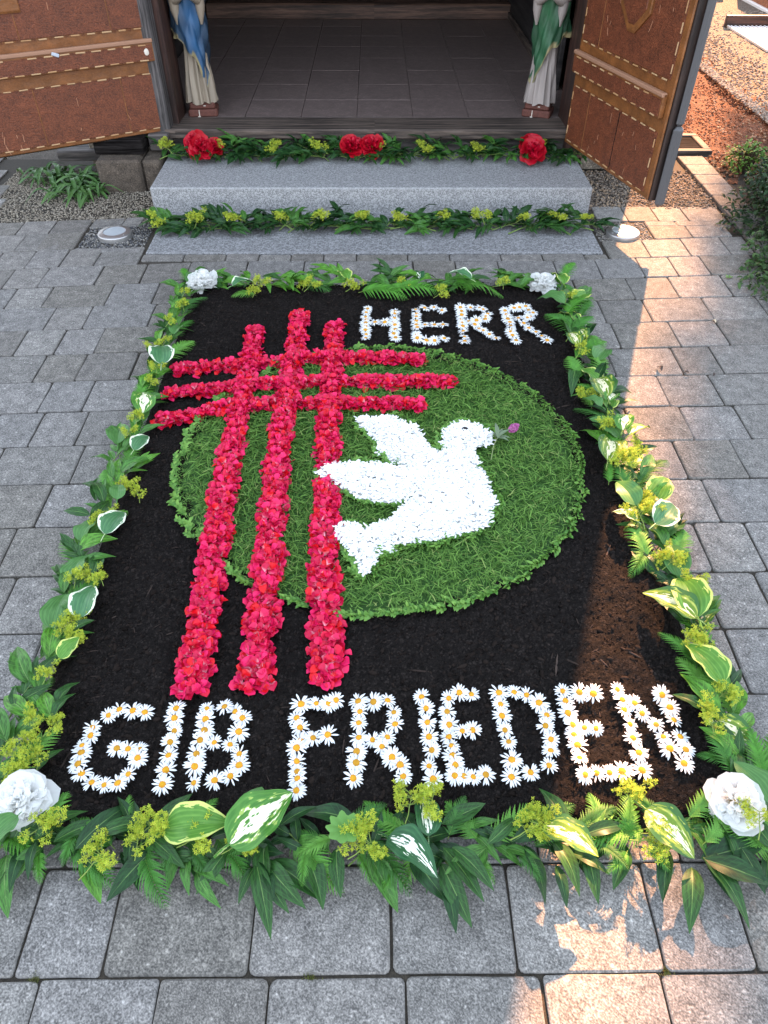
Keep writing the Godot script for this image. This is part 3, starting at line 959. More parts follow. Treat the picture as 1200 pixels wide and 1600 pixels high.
func ordinal(k: int) -> String:
	return ORDINAL[k] if k < 20 else "%dth" % (k + 1)

func label_laid() -> void:
	var by := {}
	for it in laid:
		var z := zone(it[2])
		var key: String = it[1] + z[0]
		if not by.has(key):
			by[key] = []
		by[key].append([it[2].z if z[2] else it[2].x, it[0], it[1], z])
	for key in by:
		var l: Array = by[key]
		l.sort_custom(func(a, b): return a[0] < b[0])
		for k in l.size():
			var info: Array = KIND_TEXT[l[k][2]]
			var z: Array = l[k][3]
			var text: String = "%s %s" % [info[0], z[0]]
			if l.size() > 1:
				text += ", %s %s" % [ordinal(k), z[1]]
			tag(l[k][1], text, KIND_CAT[info[1]], "%s laid %s" % [info[1].replace("_", " ") + "s", z[0].split(" beside")[0].split(" above")[0].split(" below")[0].split(" left of")[0]])

func towards(a: Vector2, b: Vector2) -> float:
	return atan2(-(b.x - a.x), -(b.y - a.y))

func border() -> void:
	var st := Buf.new()
	st.tube([Vector3(0, 0, 0.35), Vector3(0, 0.03, 0), Vector3(0, 0.04, -0.55)], [0.018, 0.015, 0.008], 5, Color(0.2, 0.3, 0.08))
	shapes["sprig_stem"] = st.mesh()
	# the bed of fronds and sprigs under the picked-out leaves
	for side in [-1.0, 1.0]:
		var z := -0.55
		var k := 0
		while z > -3.02:
			var x: float = side * rnd(0.79, 0.835)
			var yaw := rnd(-0.9, 0.9)
			if k % 3 == 0:
				lay("fern_frond", Vector3(x, rnd(0.02, 0.04), z), yaw * 0.8 + side * 0.1, rnd(0.17, 0.22) * (0.85 if side < 0.0 else 1.0), rnd(0.05, 0.2), rnd(-0.3, 0.3))
			else:
				lay("leaf_sprig", Vector3(x, rnd(0.025, 0.05), z), yaw, rnd(0.1, 0.135), rnd(0.05, 0.3), rnd(-0.3, 0.3))
			if k % 3 == 2:
				lay(pick(["peony_leaf_big", "hosta_green", "peony_leaf"]) if side < 0.0 else pick(["peony_leaf_big", "hosta_green", "hosta_gold_white", "hosta_yellow_edge"]), Vector3(x, rnd(0.05, 0.07), z), yaw, rnd(0.1, 0.125), rnd(0.0, 0.3), rnd(-0.4, 0.4))
			lay(pick(["peony_leaf", "peony_leaf", "peony_leaf_big"]), Vector3(side * rnd(0.78, 0.85), rnd(0.04, 0.06), z - 0.02), rnd(-1.3, 1.3), rnd(0.085, 0.115), rnd(0.0, 0.35), rnd(-0.5, 0.5))
			z -= rnd(0.042, 0.058)
			k += 1
	var x := -0.84
	var j := 0
	while x < 0.86:
		# the near border hangs over towards the camera
		lay("fern_frond" if j % 2 else "leaf_sprig", Vector3(x, rnd(0.02, 0.035), rnd(-0.63, -0.6)), PI + pick([-1.0, 1.0]) * rnd(0.35, 1.5), rnd(0.12, 0.165), rnd(0.0, 0.15), rnd(-0.3, 0.3))
		lay("fern_frond" if j % 2 == 0 else "leaf_sprig", Vector3(x + 0.02, rnd(0.025, 0.04), rnd(-0.60, -0.565)), rnd(-1.4, 1.4), rnd(0.10, 0.135), rnd(0.0, 0.2), rnd(-0.3, 0.3))
		lay(pick(["peony_leaf", "peony_leaf_big", "peony_leaf"]), Vector3(x + 0.03, rnd(0.03, 0.05), rnd(-0.6, -0.57)), PI + rnd(-0.9, 0.9), rnd(0.085, 0.12), rnd(-0.05, 0.15), rnd(-0.5, 0.5))
		x += rnd(0.06, 0.085)
		j += 1
	x = -0.7
	j = 0
	while x < 0.7:
		lay(["leaf_sprig", "fern_frond", "leaf_sprig", "leaf_sprig"][j % 4], Vector3(x, rnd(0.02, 0.05), rnd(-3.02, -2.98)), pick([-1.0, 1.0]) * PI * 0.5 + rnd(-0.7, 0.7), rnd(0.14, 0.19), rnd(0.05, 0.3), rnd(-0.4, 0.4))
		if j % 2 == 0:
			lay("peony_leaf_big", Vector3(x, rnd(0.03, 0.06), rnd(-3.02, -2.98)), rnd(-2.0, 2.0) * 1.5, rnd(0.09, 0.12), rnd(0.1, 0.4), rnd(-0.4, 0.4))
		x += rnd(0.06, 0.08)
		j += 1
	# the leaves one can pick out
	for q in LAID:
		var a := Vector2(q[1], q[2])
		var b := Vector2(q[3], q[4])
		var d := a.distance_to(b)
		var kind: String = q[0]
		if kind == "lady_mantle":
			lay(kind, Vector3(a.x, rnd(0.065, 0.085), a.y), towards(a, b) + rnd(-0.8, 0.8), rnd(0.062, 0.08) * (0.74 if a.x < -0.7 and a.y < -0.75 else 1.0), rnd(-0.05, 0.25), rnd(-0.3, 0.3))
		else:
			var y: float = {"fern_frond": 0.045, "peony_leaf": 0.06, "peony_leaf_big": 0.07}.get(kind, 0.09)
			if a.y > -0.57 and kind == "peony_leaf":
				y = 0.035
			if kind == "fern_frond" and a.y > -0.66 and b.y > a.y:
				d *= 0.72
			lay(kind, Vector3(a.x, y + rnd(-0.008, 0.012), a.y), towards(a, b), clampf(d, 0.07, 0.3) * (0.8 if a.x < -0.7 and a.y < -0.75 and kind != "fern_frond" else 1.0), rnd(0.0, 0.2), rnd(-0.3, 0.3))
	# the two garlands at the step
	x = -1.15
	j = 0
	while x < 1.08:
		lay("leaf_sprig", Vector3(x, 0.15, rnd(-4.3, -4.26)), pick([-1.0, 1.0]) * rnd(0.7, 2.6), rnd(0.15, 0.2), rnd(0.0, 0.35), rnd(-0.4, 0.4))
		lay("leaf_sprig", Vector3(x + 0.07, 0.15, rnd(-4.36, -4.3)), pick([-1.0, 1.0]) * rnd(0.9, 2.2), rnd(0.16, 0.21), rnd(0.1, 0.4), rnd(-0.4, 0.4))
		lay("leaf_sprig", Vector3(x + 0.05, 0.155, rnd(-4.31, -4.25)), PI + rnd(-1.3, 1.3), rnd(0.13, 0.17), rnd(0.0, 0.3), rnd(-0.4, 0.4))
		lay("leaf_sprig", Vector3(x + 0.03, 0.165, rnd(-4.33, -4.27)), pick([-1.0, 1.0]) * rnd(0.3, 1.7), rnd(0.13, 0.17), rnd(0.15, 0.5), rnd(-0.4, 0.4))
		if j % 3 == 0:
			lay("lady_mantle", Vector3(x, 0.18, -4.28), rnd(0, TAU), rnd(0.085, 0.105), rnd(-0.05, 0.25), rnd(-0.3, 0.3))
		x += rnd(0.085, 0.11)
		j += 1
	x = -1.07
	j = 0
	while x < 1.13:
		lay("leaf_sprig", Vector3(x, 0.02, rnd(-3.66, -3.6)), pick([-1.0, 1.0]) * rnd(0.7, 2.0), rnd(0.16, 0.21), rnd(0.0, 0.2), rnd(-0.4, 0.4))
		lay("leaf_sprig", Vector3(x + 0.02, 0.03, rnd(-3.68, -3.63)), pick([-1.0, 1.0]) * rnd(0.8, 1.7), rnd(0.16, 0.2), rnd(0.05, 0.3), rnd(-0.4, 0.4))
		lay("leaf_sprig", Vector3(x + 0.06, 0.03, rnd(-3.66, -3.62)), PI + rnd(-1.5, 1.5), rnd(0.11, 0.14), rnd(0.0, 0.2), rnd(-0.4, 0.4))
		lay("leaf_sprig", Vector3(x + 0.04, 0.035, rnd(-3.68, -3.63)), pick([-1.0, 1.0]) * rnd(0.5, 1.5), rnd(0.14, 0.18), rnd(0.05, 0.35), rnd(-0.4, 0.4))
		if j % 2 == 0 or x > 0.85:
			lay("lady_mantle", Vector3(x, 0.055, rnd(-3.65, -3.62)), rnd(0, TAU), rnd(0.075, 0.1), rnd(-0.05, 0.25), rnd(-0.3, 0.3))
		x += rnd(0.085, 0.11)
		j += 1

# ------------------------------------------------------------------ flowers
func daisies() -> void:
	var ray_mesh := []
	var disc_mesh := []
	for k in 6:
		var B := Buf.new()
		var n := rng.randi_range(17, 23)
		for a in n:
			if rng.randf() < 0.06:
				continue
			var lf := blade(rnd(0.0185, 0.0225), rnd(0.0042, 0.0054), {a = 1.15, b = 0.5, fold = rnd(-0.4, 0.3), droop = rnd(-0.12, 0.3), arch = 0.06, nu = 2, nv = 5, wave = 0.0, bend = rnd(-0.08, 0.08)}, Color(0.83, 0.84, 0.84) * rnd(0.93, 1.0))
			B.append(lf, Transform3D(Basis(Vector3.UP, TAU * a / n + rnd(-0.1, 0.1)) * Basis(Vector3.RIGHT, rnd(-0.08, 0.14)), Vector3.ZERO) * Transform3D(Basis.IDENTITY, Vector3(0, 0.002 + rnd(-0.0006, 0.0006), -0.0048)))
		ray_mesh.append(B.mesh())
		var D := Buf.new()
		var rr := []
		var cc := []
		for a in 8:
			var ring := []
			var q := a / 7.0
			for b in 20:
				var t := -TAU * b / 20.0
				var bumpy := rnd(0.94, 1.05)
				ring.append(Vector3(cos(t) * 0.0082 * q * bumpy, 0.0068 - 0.0042 * q * q + rnd(-0.0004, 0.0004), sin(t) * 0.0082 * q * bumpy))
			rr.append(ring)
			cc.append(Color(0.62, 0.35, 0.012).lerp(Color(0.66, 0.27, 0.008), q) if k != 3 else Color(0.5, 0.24, 0.01))
		rr.reverse()
		cc.reverse()
		D.rows(rr, cc, true)
		disc_mesh.append(D.mesh())
	var proto := []
	for k in 6:
		var d := Node3D.new()
		d.name = "daisy"
		put("petals", ray_mesh[k], M.ray, d)
		put("disc", disc_mesh[k], M.disc, d)
		proto.append(d)
	for s in DAISIES:
		var pts: Array = s[2]
		if "HERR" in s[0]:
			var more := []
			for k in pts.size() / 2:
				more.append_array([pts[k * 2], pts[k * 2 + 1]])
				if k < pts.size() / 2 - 1 and Vector2(pts[k * 2], pts[k * 2 + 1]).distance_to(Vector2(pts[k * 2 + 2], pts[k * 2 + 3])) > 0.045:
					more.append_array([(pts[k * 2] + pts[k * 2 + 2]) * 0.5, (pts[k * 2 + 1] + pts[k * 2 + 3]) * 0.5])
			pts = more
		var n := pts.size() / 2
		for k in n:
			var d: Node3D = proto[rng.randi() % 6].duplicate()
			add_child(d, true)
			var z: float = pts[k * 2 + 1]
			var sc := rnd(0.76, 1.05) * (1.0 if z > -2.0 else 1.08)
			d.transform = Transform3D((Basis(Vector3.UP, rnd(0, TAU)) * Basis(Vector3.RIGHT, rnd(-0.34, 0.34))).rotated(Vector3.RIGHT, 0.08).scaled_local(Vector3(sc, sc, sc)), Vector3(pts[k * 2] + rnd(-0.003, 0.003), 0.044 + rnd(0, 0.009), z + rnd(-0.003, 0.003)))
			var w: String = s[1]
			tag(d, ("white daisy, %s %s of the %s" % [ordinal(k), w, s[0]]), "daisy", "daisies of the %s" % s[0])
	for d in proto:
		d.free()

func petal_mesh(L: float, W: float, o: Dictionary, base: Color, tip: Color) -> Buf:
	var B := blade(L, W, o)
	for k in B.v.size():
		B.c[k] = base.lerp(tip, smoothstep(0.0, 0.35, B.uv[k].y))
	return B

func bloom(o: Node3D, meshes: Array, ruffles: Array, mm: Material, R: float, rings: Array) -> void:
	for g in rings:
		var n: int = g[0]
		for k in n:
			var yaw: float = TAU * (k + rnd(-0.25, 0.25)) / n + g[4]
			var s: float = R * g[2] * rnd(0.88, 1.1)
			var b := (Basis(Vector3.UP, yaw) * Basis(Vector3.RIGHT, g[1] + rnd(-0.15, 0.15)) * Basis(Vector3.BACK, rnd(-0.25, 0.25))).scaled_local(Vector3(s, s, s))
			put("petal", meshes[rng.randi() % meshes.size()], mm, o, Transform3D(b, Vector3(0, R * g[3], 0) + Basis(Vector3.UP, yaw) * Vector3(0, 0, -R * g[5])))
	# the full heart: ruffled petals that stand out all over a dome
	var full := 120 if mm == M.white else 70
	for k in full:
		var f := (k + 0.5) / full
		var el := lerpf(0.2, 1.5, pow(f, 0.75)) + rnd(-0.2, 0.2)
		var yaw := k * 2.39996 + rnd(-0.4, 0.4)
		var s := R * lerpf(0.6, 0.4, f) * rnd(0.75, 1.2)
		var d := Basis(Vector3.UP, yaw) * Basis(Vector3.RIGHT, el) * Vector3(0, 0, -1)
		var b := (Basis(Vector3.UP, yaw) * Basis(Vector3.RIGHT, el - 0.3 + rnd(-0.5, 0.4)) * Basis(Vector3.BACK, rnd(-1.2, 1.2))).scaled_local(Vector3(s, s, s))
		put("petal", ruffles[rng.randi() % ruffles.size()], mm, o, Transform3D(b, Vector3(0, R * 0.14, 0) + d * R * lerpf(0.25, 0.4, f)))

func peonies() -> void:
	var wm := []
	var rm := []
	var wr := []
	var rr := []
	for k in 8:
		var o := {a = rnd(1.3, 2.0), b = rnd(0.4, 0.55), fold = rnd(-0.5, 0.9), droop = rnd(-0.5, 0.5), arch = rnd(-0.1, 0.15), nu = 8, nv = 7, wave = rnd(0.08, 0.22), bend = rnd(-0.2, 0.2)}
		wr.append(petal_mesh(1.0, rnd(0.45, 0.75), o, Color(0.86, 0.86, 0.76), Color(0.9, 0.9, 0.88)).mesh())
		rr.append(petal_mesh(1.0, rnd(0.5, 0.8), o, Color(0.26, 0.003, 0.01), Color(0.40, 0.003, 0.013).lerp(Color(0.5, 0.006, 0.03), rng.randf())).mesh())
	for k in 5:
		var o := {a = rnd(1.5, 2.0), b = rnd(0.42, 0.5), fold = rnd(0.0, 0.25), droop = [-0.4, -0.25, -0.1, 0.1, 0.25][k], arch = 0.06, nu = 10, nv = 9, wave = 0.09}
		wm.append(petal_mesh(1.0, rnd(0.85, 1.05), o, Color(0.82, 0.82, 0.7), Color(0.9, 0.9, 0.88)).mesh())
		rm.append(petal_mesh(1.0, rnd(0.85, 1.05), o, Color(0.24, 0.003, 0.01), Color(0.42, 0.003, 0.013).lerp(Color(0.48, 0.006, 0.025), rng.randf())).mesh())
	var rings := [[9, 0.15, 1.0, 0.1, 0.0, 0.04], [9, 0.42, 0.96, 0.13, 0.3, 0.05]]
	var names := ["white peony at the far left corner of the flower carpet", "white peony at the far right corner beside HERR", "white peony at the near right corner below the last N", "white peony at the near left corner below the G"]
	var spots := [Vector3(-0.745, 0.045, -2.965), Vector3(0.722, 0.045, -2.945), Vector3(0.742, 0.05, -0.662), Vector3(-0.735, 0.05, -0.672)]
	var tilt := [0.12, 0.1, 0.25, 0.18]
	for k in 4:
		var t := thing("white_peony", names[k], "peony", Transform3D(Basis(Vector3.UP, k * 1.3).rotated(Vector3(1, 0, -0.4 if k == 3 else 0.2).normalized(), tilt[k]), spots[k]), "white peonies at the corners")
		bloom(t, wm, wr, M.white, [0.07, 0.066, 0.063, 0.065][k], rings)
		var g := Buf.new()
		g.blob(Vector3(0, 0.018, 0), Vector3(0.008, 0.009, 0.008), 8, 5, Color(0.6, 0.55, 0.2))
		put("heart", g.mesh(), M.disc, t)
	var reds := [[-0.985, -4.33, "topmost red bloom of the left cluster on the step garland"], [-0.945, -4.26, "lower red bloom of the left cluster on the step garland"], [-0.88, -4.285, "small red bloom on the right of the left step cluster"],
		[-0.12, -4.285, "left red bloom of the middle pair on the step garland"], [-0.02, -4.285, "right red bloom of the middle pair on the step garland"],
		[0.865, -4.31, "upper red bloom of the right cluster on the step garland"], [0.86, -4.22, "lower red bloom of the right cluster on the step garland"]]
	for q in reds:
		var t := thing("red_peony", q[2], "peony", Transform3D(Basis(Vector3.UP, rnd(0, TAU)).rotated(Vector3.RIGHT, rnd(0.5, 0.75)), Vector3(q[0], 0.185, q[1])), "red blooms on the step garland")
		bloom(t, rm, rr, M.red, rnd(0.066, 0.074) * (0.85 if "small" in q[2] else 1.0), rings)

# ------------------------------------------------------------------ picture in petals
func along(pts: Array, s: float) -> Array:
	var total := 0.0
	var n := pts.size() / 2
	for k in n - 1:
		total += Vector2(pts[k * 2], pts[k * 2 + 1]).distance_to(Vector2(pts[k * 2 + 2], pts[k * 2 + 3]))
	var d := s * total
	for k in n - 1:
		var a := Vector2(pts[k * 2], pts[k * 2 + 1])
		var b := Vector2(pts[k * 2 + 2], pts[k * 2 + 3])
		var l := a.distance_to(b)
		if d <= l or k == n - 2:
			return [a.lerp(b, d / l), (b - a).normalized(), total]
		d -= l
	return []

func red_petals() -> void:
	var dove := PackedVector2Array()
	for k in DOVE.size() / 2:
		dove.append(Vector2(DOVE[k * 2], DOVE[k * 2 + 1]))
	var protos := []
	for k in 14:
		var tip := Color(0.66, 0.004, 0.024).lerp(Color(0.72, 0.018, 0.12), pow(rng.randf(), 1.5)) * rnd(0.78, 1.12)
		if k % 5 == 4:
			tip = Color(0.68, 0.006, 0.012)
		var base := tip.lerp(Color(0.88, 0.55, 0.62), pick([0.0, 0.0, 0.15, 0.4, 0.9]))
		protos.append(petal_mesh(rnd(0.019, 0.029), rnd(0.017, 0.027), {a = rnd(1.1, 1.5), b = rnd(0.5, 0.6), fold = rnd(-0.3, 0.9), droop = rnd(-0.4, 0.35), arch = rnd(-0.05, 0.25), nu = 4, nv = 5, wave = 0.06, bend = rnd(-0.2, 0.2)}, base, tip))
	var all := []
	for bar in BARS:
		var tot: float = along(bar[1], 0.0)[2]
		var up: bool = "upright" in bar[0]
		for k in int(tot * (1650 if up else 1200)):
			var s := rng.randf()
			var q := along(bar[1], s)
			var hw := (0.021 + 0.008 * s) if up else 0.0195
			var u := rnd(-1, 1)
			u = signf(u) * pow(absf(u), 0.8)
			var w := 1.0 + 0.16 * sin(s * tot * 33.0) + 0.1 * sin(s * tot * 71.0 + 1.0)
			if rng.randf() < 0.015:
				u *= 1.4
			var p2: Vector2 = (q[0] as Vector2) + Vector2(-q[1].y, q[1].x) * hw * u * w + Vector2(rnd(-0.006, 0.006), rnd(-0.006, 0.006))
			var y := 0.042 + 0.019 * (1.0 - u * u) * rng.randf()
			if s > 0.985 or s < 0.015:
				y = 0.043
			if p2.distance_to(Vector2(0.012, -1.812)) < 0.64:
				y += 0.016
			if Geometry2D.is_point_in_polygon(p2, dove):
				continue  # the dove lies over the bar
			all.append([p2, y, bar[0], s])
	# the ones that show largest: near the camera and on top of the heap
	all.sort_custom(func(a, b): return a[0].y + a[1] * 12.0 > b[0].y + b[1] * 12.0)
	var meshes := []
	for b in protos:
		meshes.append(b.mesh())
	var rest := Buf.new()
	for k in all.size():
		var e: Array = all[k]
		var bs := Basis(Vector3.UP, rnd(0, TAU)) * Basis(Vector3.RIGHT, rnd(-0.35, 0.55)) * Basis(Vector3.BACK, rnd(-0.45, 0.45))
		var t := Transform3D(bs, Vector3(e[0].x, e[1] + (0.006 if k < 300 else 0.0), e[0].y))
		var j := rng.randi() % 14
		if k < 300:
			var o := put("red_petal", meshes[j], M.red, self, t)
			tag(o, "loose red petal %s on the %s of the cross" % ["at the lower end" if e[3] > 0.93 else ("just above the lower end" if e[3] > 0.84 else ("on the lower part" if e[3] > 0.6 else "higher up")), e[2]], "petal", "loose red petals of the %s" % e[2])
		else:
			rest.append(protos[j], t)
	var o := put("red_petals", rest.mesh(), M.red)
	tag(o, "red and crimson petals heaped in the crossing bars of the cross", "petals", "", "stuff")

func grass_and_dove() -> void:
	var ctr := Vector2(0.012, -1.812)
	var poly := PackedVector2Array()
	for k in DOVE.size() / 2:
		poly.append(Vector2(DOVE[k * 2], DOVE[k * 2 + 1]))
	var R := 0.64
	var B := Buf.new()
	# matted layer under the loose blades
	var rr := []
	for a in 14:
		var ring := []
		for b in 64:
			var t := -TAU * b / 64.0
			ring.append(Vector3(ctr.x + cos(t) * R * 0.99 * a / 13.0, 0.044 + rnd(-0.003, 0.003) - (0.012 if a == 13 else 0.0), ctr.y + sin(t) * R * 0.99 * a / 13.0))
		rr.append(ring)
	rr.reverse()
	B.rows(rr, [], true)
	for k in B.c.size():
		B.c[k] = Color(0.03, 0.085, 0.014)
	for k in 23000:
		var t := rnd(0, TAU)
		var r := R * sqrt(rng.randf())
		var p := Vector3(ctr.x + cos(t) * r, rnd(0.044, 0.062), ctr.y + sin(t) * r)
		if Geometry2D.is_point_in_polygon(Vector2(p.x, p.z), poly):
			continue  # nothing of it shows under the dove
		var a := rnd(0, TAU)
		var d := Vector3(cos(a), rnd(-0.12, 0.3), sin(a))
		var l := rnd(0.018, 0.045)
		if r > R - 0.03:
			l *= 0.5
		var w := rnd(0.0007, 0.0014)
		var side := Vector3(-sin(a), rnd(-0.6, 0.6), cos(a)).normalized()
		var cv := rnd(-0.16, 0.16)
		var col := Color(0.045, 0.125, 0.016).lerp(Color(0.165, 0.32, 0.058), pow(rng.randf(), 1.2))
		if rng.randf() < 0.05:
			col = Color(0.24, 0.32, 0.09)
		var top := []
		var bot := []
		for q in 5:
			var f := q / 4.0 - 0.5
			var c := p + d * l * f + side * cv * l * (f * f - 0.25) + Vector3(0, 0.012 * (0.25 - f * f), 0)
			c.y = maxf(c.y, 0.04)
			var ww := w * (1.0 - maxf(0.0, f) * 1.8)
			top.append(c + side * ww)
			bot.append(c - side * ww)
		B.rows([top, bot], [col, col])
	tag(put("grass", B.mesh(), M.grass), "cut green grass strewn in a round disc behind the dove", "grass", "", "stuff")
	# rim of small box sprigs
	var clock := ["twelve", "half past twelve", "one", "half past one", "two", "half past two", "three", "half past three", "four", "half past four", "five", "half past five", "six", "half past six", "seven", "half past seven", "eight", "half past eight", "nine", "half past nine", "ten", "half past ten", "eleven", "half past eleven"]
	var n := 168
	for k in n:
		var t := TAU * k / n
		var p := Vector3(ctr.x + sin(t) * (R + rnd(-0.006, 0.01)), 0.045, ctr.y - cos(t) * (R + rnd(-0.006, 0.01)))
		# leave out what the petal bars cover
		var skip := false
		for bar in BARS:
			var pts: Array = bar[1]
			for m in pts.size() / 2 - 1:
				var near := Geometry2D.get_closest_point_to_segment(Vector2(p.x, p.z), Vector2(pts[m * 2], pts[m * 2 + 1]), Vector2(pts[m * 2 + 2], pts[m * 2 + 3]))
				if near.distance_to(Vector2(p.x, p.z)) < 0.03:
					skip = true
		if skip:
			continue
		var s := rnd(0.024, 0.034)
		var o := put("box_sprig", shapes["box_%d" % (rng.randi() % 6)], M.box, self, Transform3D((Basis(Vector3.UP, -t - PI * 0.5 + rnd(-0.5, 0.5)) * Basis(Vector3.RIGHT, rnd(-0.1, 0.35)) * Basis(Vector3.BACK, rnd(-0.5, 0.5))).scaled_local(Vector3(s, s, s)), p))
		tag(o, "small box leaf sprig on the grass disc's rim at %s o'clock" % clock[int(round(t / TAU * 24.0)) % 24], "box sprig", "box sprigs edging the grass disc at %s" % clock[int(round(t / TAU * 24.0)) % 24])
	# the dove
	var D := Buf.new()
	var tris := Geometry2D.triangulate_polygon(poly)
	for k in range(0, tris.size(), 3):
		var q := []
		for m in 3:
			q.append(Vector3(poly[tris[k + m]].x, 0.0605, poly[tris[k + m]].y))
		D.tri(q[0], q[1], q[2], Vector3.UP, Color(0.92, 0.92, 0.9))
	var box := Rect2(poly[0], Vector2.ZERO)
	for p in poly:
		box = box.expand(p)
	var chips := []
	for k in 6:
		chips.append(blade(rnd(0.013, 0.02), rnd(0.005, 0.0085), {a = 1.1, b = 0.6, fold = rnd(-0.3, 0.3), droop = rnd(-0.3, 0.3), arch = rnd(0, 0.2), nu = 2, nv = 4, wave = 0.0}, Color(0.93, 0.93, 0.915) * rnd(0.97, 1.0)))
	var made := 0
	while made < 9000:
		var p := Vector2(rnd(box.position.x, box.end.x), rnd(box.position.y, box.end.y))
		if not Geometry2D.is_point_in_polygon(p, poly):
			continue
		made += 1
		var edge := 1.0
		for m in poly.size():
			edge = minf(edge, Geometry2D.get_closest_point_to_segment(p, poly[m], poly[(m + 1) % poly.size()]).distance_to(p))
			if edge < 0.004:
				break
		var y := 0.062 + minf(edge, 0.05) * 0.35 + rnd(0, 0.004) + (0.008 if p.x < -0.05 else 0.0)
		D.append(chips[made % 6], Transform3D(Basis(Vector3.UP, rnd(0, TAU)) * Basis(Vector3.RIGHT, rnd(-0.12, 0.24)) * Basis(Vector3.BACK, rnd(-0.25, 0.25)), Vector3(p.x, y, p.y)))
	tag(put("white_petals", D.mesh(), M.chopped), "white chopped petals heaped in the shape of a flying dove", "petals", "", "stuff")
	var where := ["tail", "tail", "tail", "belly", "breast", "lower wing", "upper wing", "head"]
	var m := 0
	for k in range(0, poly.size()):
		if k in [0, 1, 2, 3, 12, 38, 39, 40, 41, 65, 66, 67, 71, 72]:
			continue
		for r in (3 if k > 7 and k < 24 else 2):
			var p := poly[k].lerp(poly[(k + 1) % poly.size()], r * 0.4)
			var nrm := (poly[(k + 1) % poly.size()] - poly[k]).normalized().orthogonal() * 0.012
			p += nrm if not Geometry2D.is_point_in_polygon(p + nrm, poly) else -nrm
			var s := rnd(0.02, 0.028)
			var o := put("box_sprig", shapes["box_%d" % (rng.randi() % 6)], M.box, self, Transform3D((Basis(Vector3.UP, towards(poly[k], poly[(k + 1) % poly.size()]) + rnd(-0.6, 0.6)) * Basis(Vector3.RIGHT, rnd(-0.1, 0.4))).scaled_local(Vector3(s, s, s)), Vector3(p.x, 0.058, p.y)))
			var side := "head"
			for lim in [[76, "head"], [67, "upper wing's top edge"], [59, "upper wing's lower edge"], [52, "lower wing's top edge"], [45, "lower wing's under edge"], [38, "gap between lower wing and tail"], [33, "tail's upper tip"], [25, "tail's lower tip"], [19, "belly"], [12, "breast"], [6, "throat"]]:
				if k <= lim[0]:
					side = lim[1]
			tag(o, "small box leaf sprig outlining the dove at its %s" % side, "box sprig", "box sprigs outlining the dove's %s" % side)
	var E := Buf.new()
	E.blob(Vector3.ZERO, Vector3(0.011, 0.006, 0.008), 12, 7, Color(0.012, 0.01, 0.012))
	tag(put("dove_eye", E.mesh(), M.disc, self, Transform3D(Basis.IDENTITY, Vector3(DOVE_EYE[0], 0.083, DOVE_EYE[1]))), "small dark seed laid as the eye of the white dove", "seed")
	# the sprig in the beak: stalk, grey leaves and a pink flower spike
	var b0 := Vector3(BEAK[0], 0.062, BEAK[1])
	var b1 := Vector3(BEAK[2], 0.08, BEAK[3])
	var b2 := Vector3(BEAK[4], 0.085, BEAK[5])
	var sp := thing("beak_sprig", "grey-leaved sprig with pink flower spike held in the dove's beak", "sprig", Transform3D(Basis.IDENTITY, b0))
	var S := Buf.new()
	S.tube([Vector3.ZERO, (b1 - b0) * 0.6 + Vector3(-0.004, 0.006, 0), b1 - b0, (b1 - b0).lerp(b2 - b0, 0.6) + Vector3(0, 0.008, 0), b2 - b0], [0.0012, 0.0014, 0.0014, 0.0012, 0.001], 5, Color(0.22, 0.26, 0.12))
	put("stem", S.mesh(), M.disc, sp)
	var lf := [[0.3, -0.2, 0.05], [-0.5, 0.3, 0.045], [-1.1, 0.5, 0.05], [-1.6, 0.15, 0.042], [-2.1, 0.2, 0.04], [0.1, 0.6, 0.055]]
	for q in lf:
		put("leaf", blade(q[2], q[2] * 0.27, {a = 0.85, b = 0.9, fold = 0.5, arch = 0.1, nu = 4, nv = 7}, Color(0.15, 0.2, 0.12)).mesh(), M.box, sp, Transform3D(Basis(Vector3.UP, q[0]) * Basis(Vector3.RIGHT, q[1]), b1 - b0 + Vector3(0.002, 0.002, 0)))
	var F := Buf.new()
	for k in 130:
		var t := k / 130.0
		var a := k * 2.4
		var r := 0.0125 * sin(PI * clampf(t * 0.85 + 0.12, 0, 1))
		var dirv := (b2 - b1).normalized()
		var x := dirv.cross(Vector3.UP).normalized()
		var yy := x.cross(dirv)
		F.blob(b2 - b0 + dirv * (t - 0.5) * 0.044 + (x * cos(a) + yy * sin(a)) * r, Vector3(1, 1, 1) * rnd(0.0018, 0.0032), 5, 3, Color(0.36, 0.06, 0.24).lerp(Color(0.52, 0.16, 0.38), rng.randf()))
	put("flower_spike", F.mesh(), M.disc, sp)
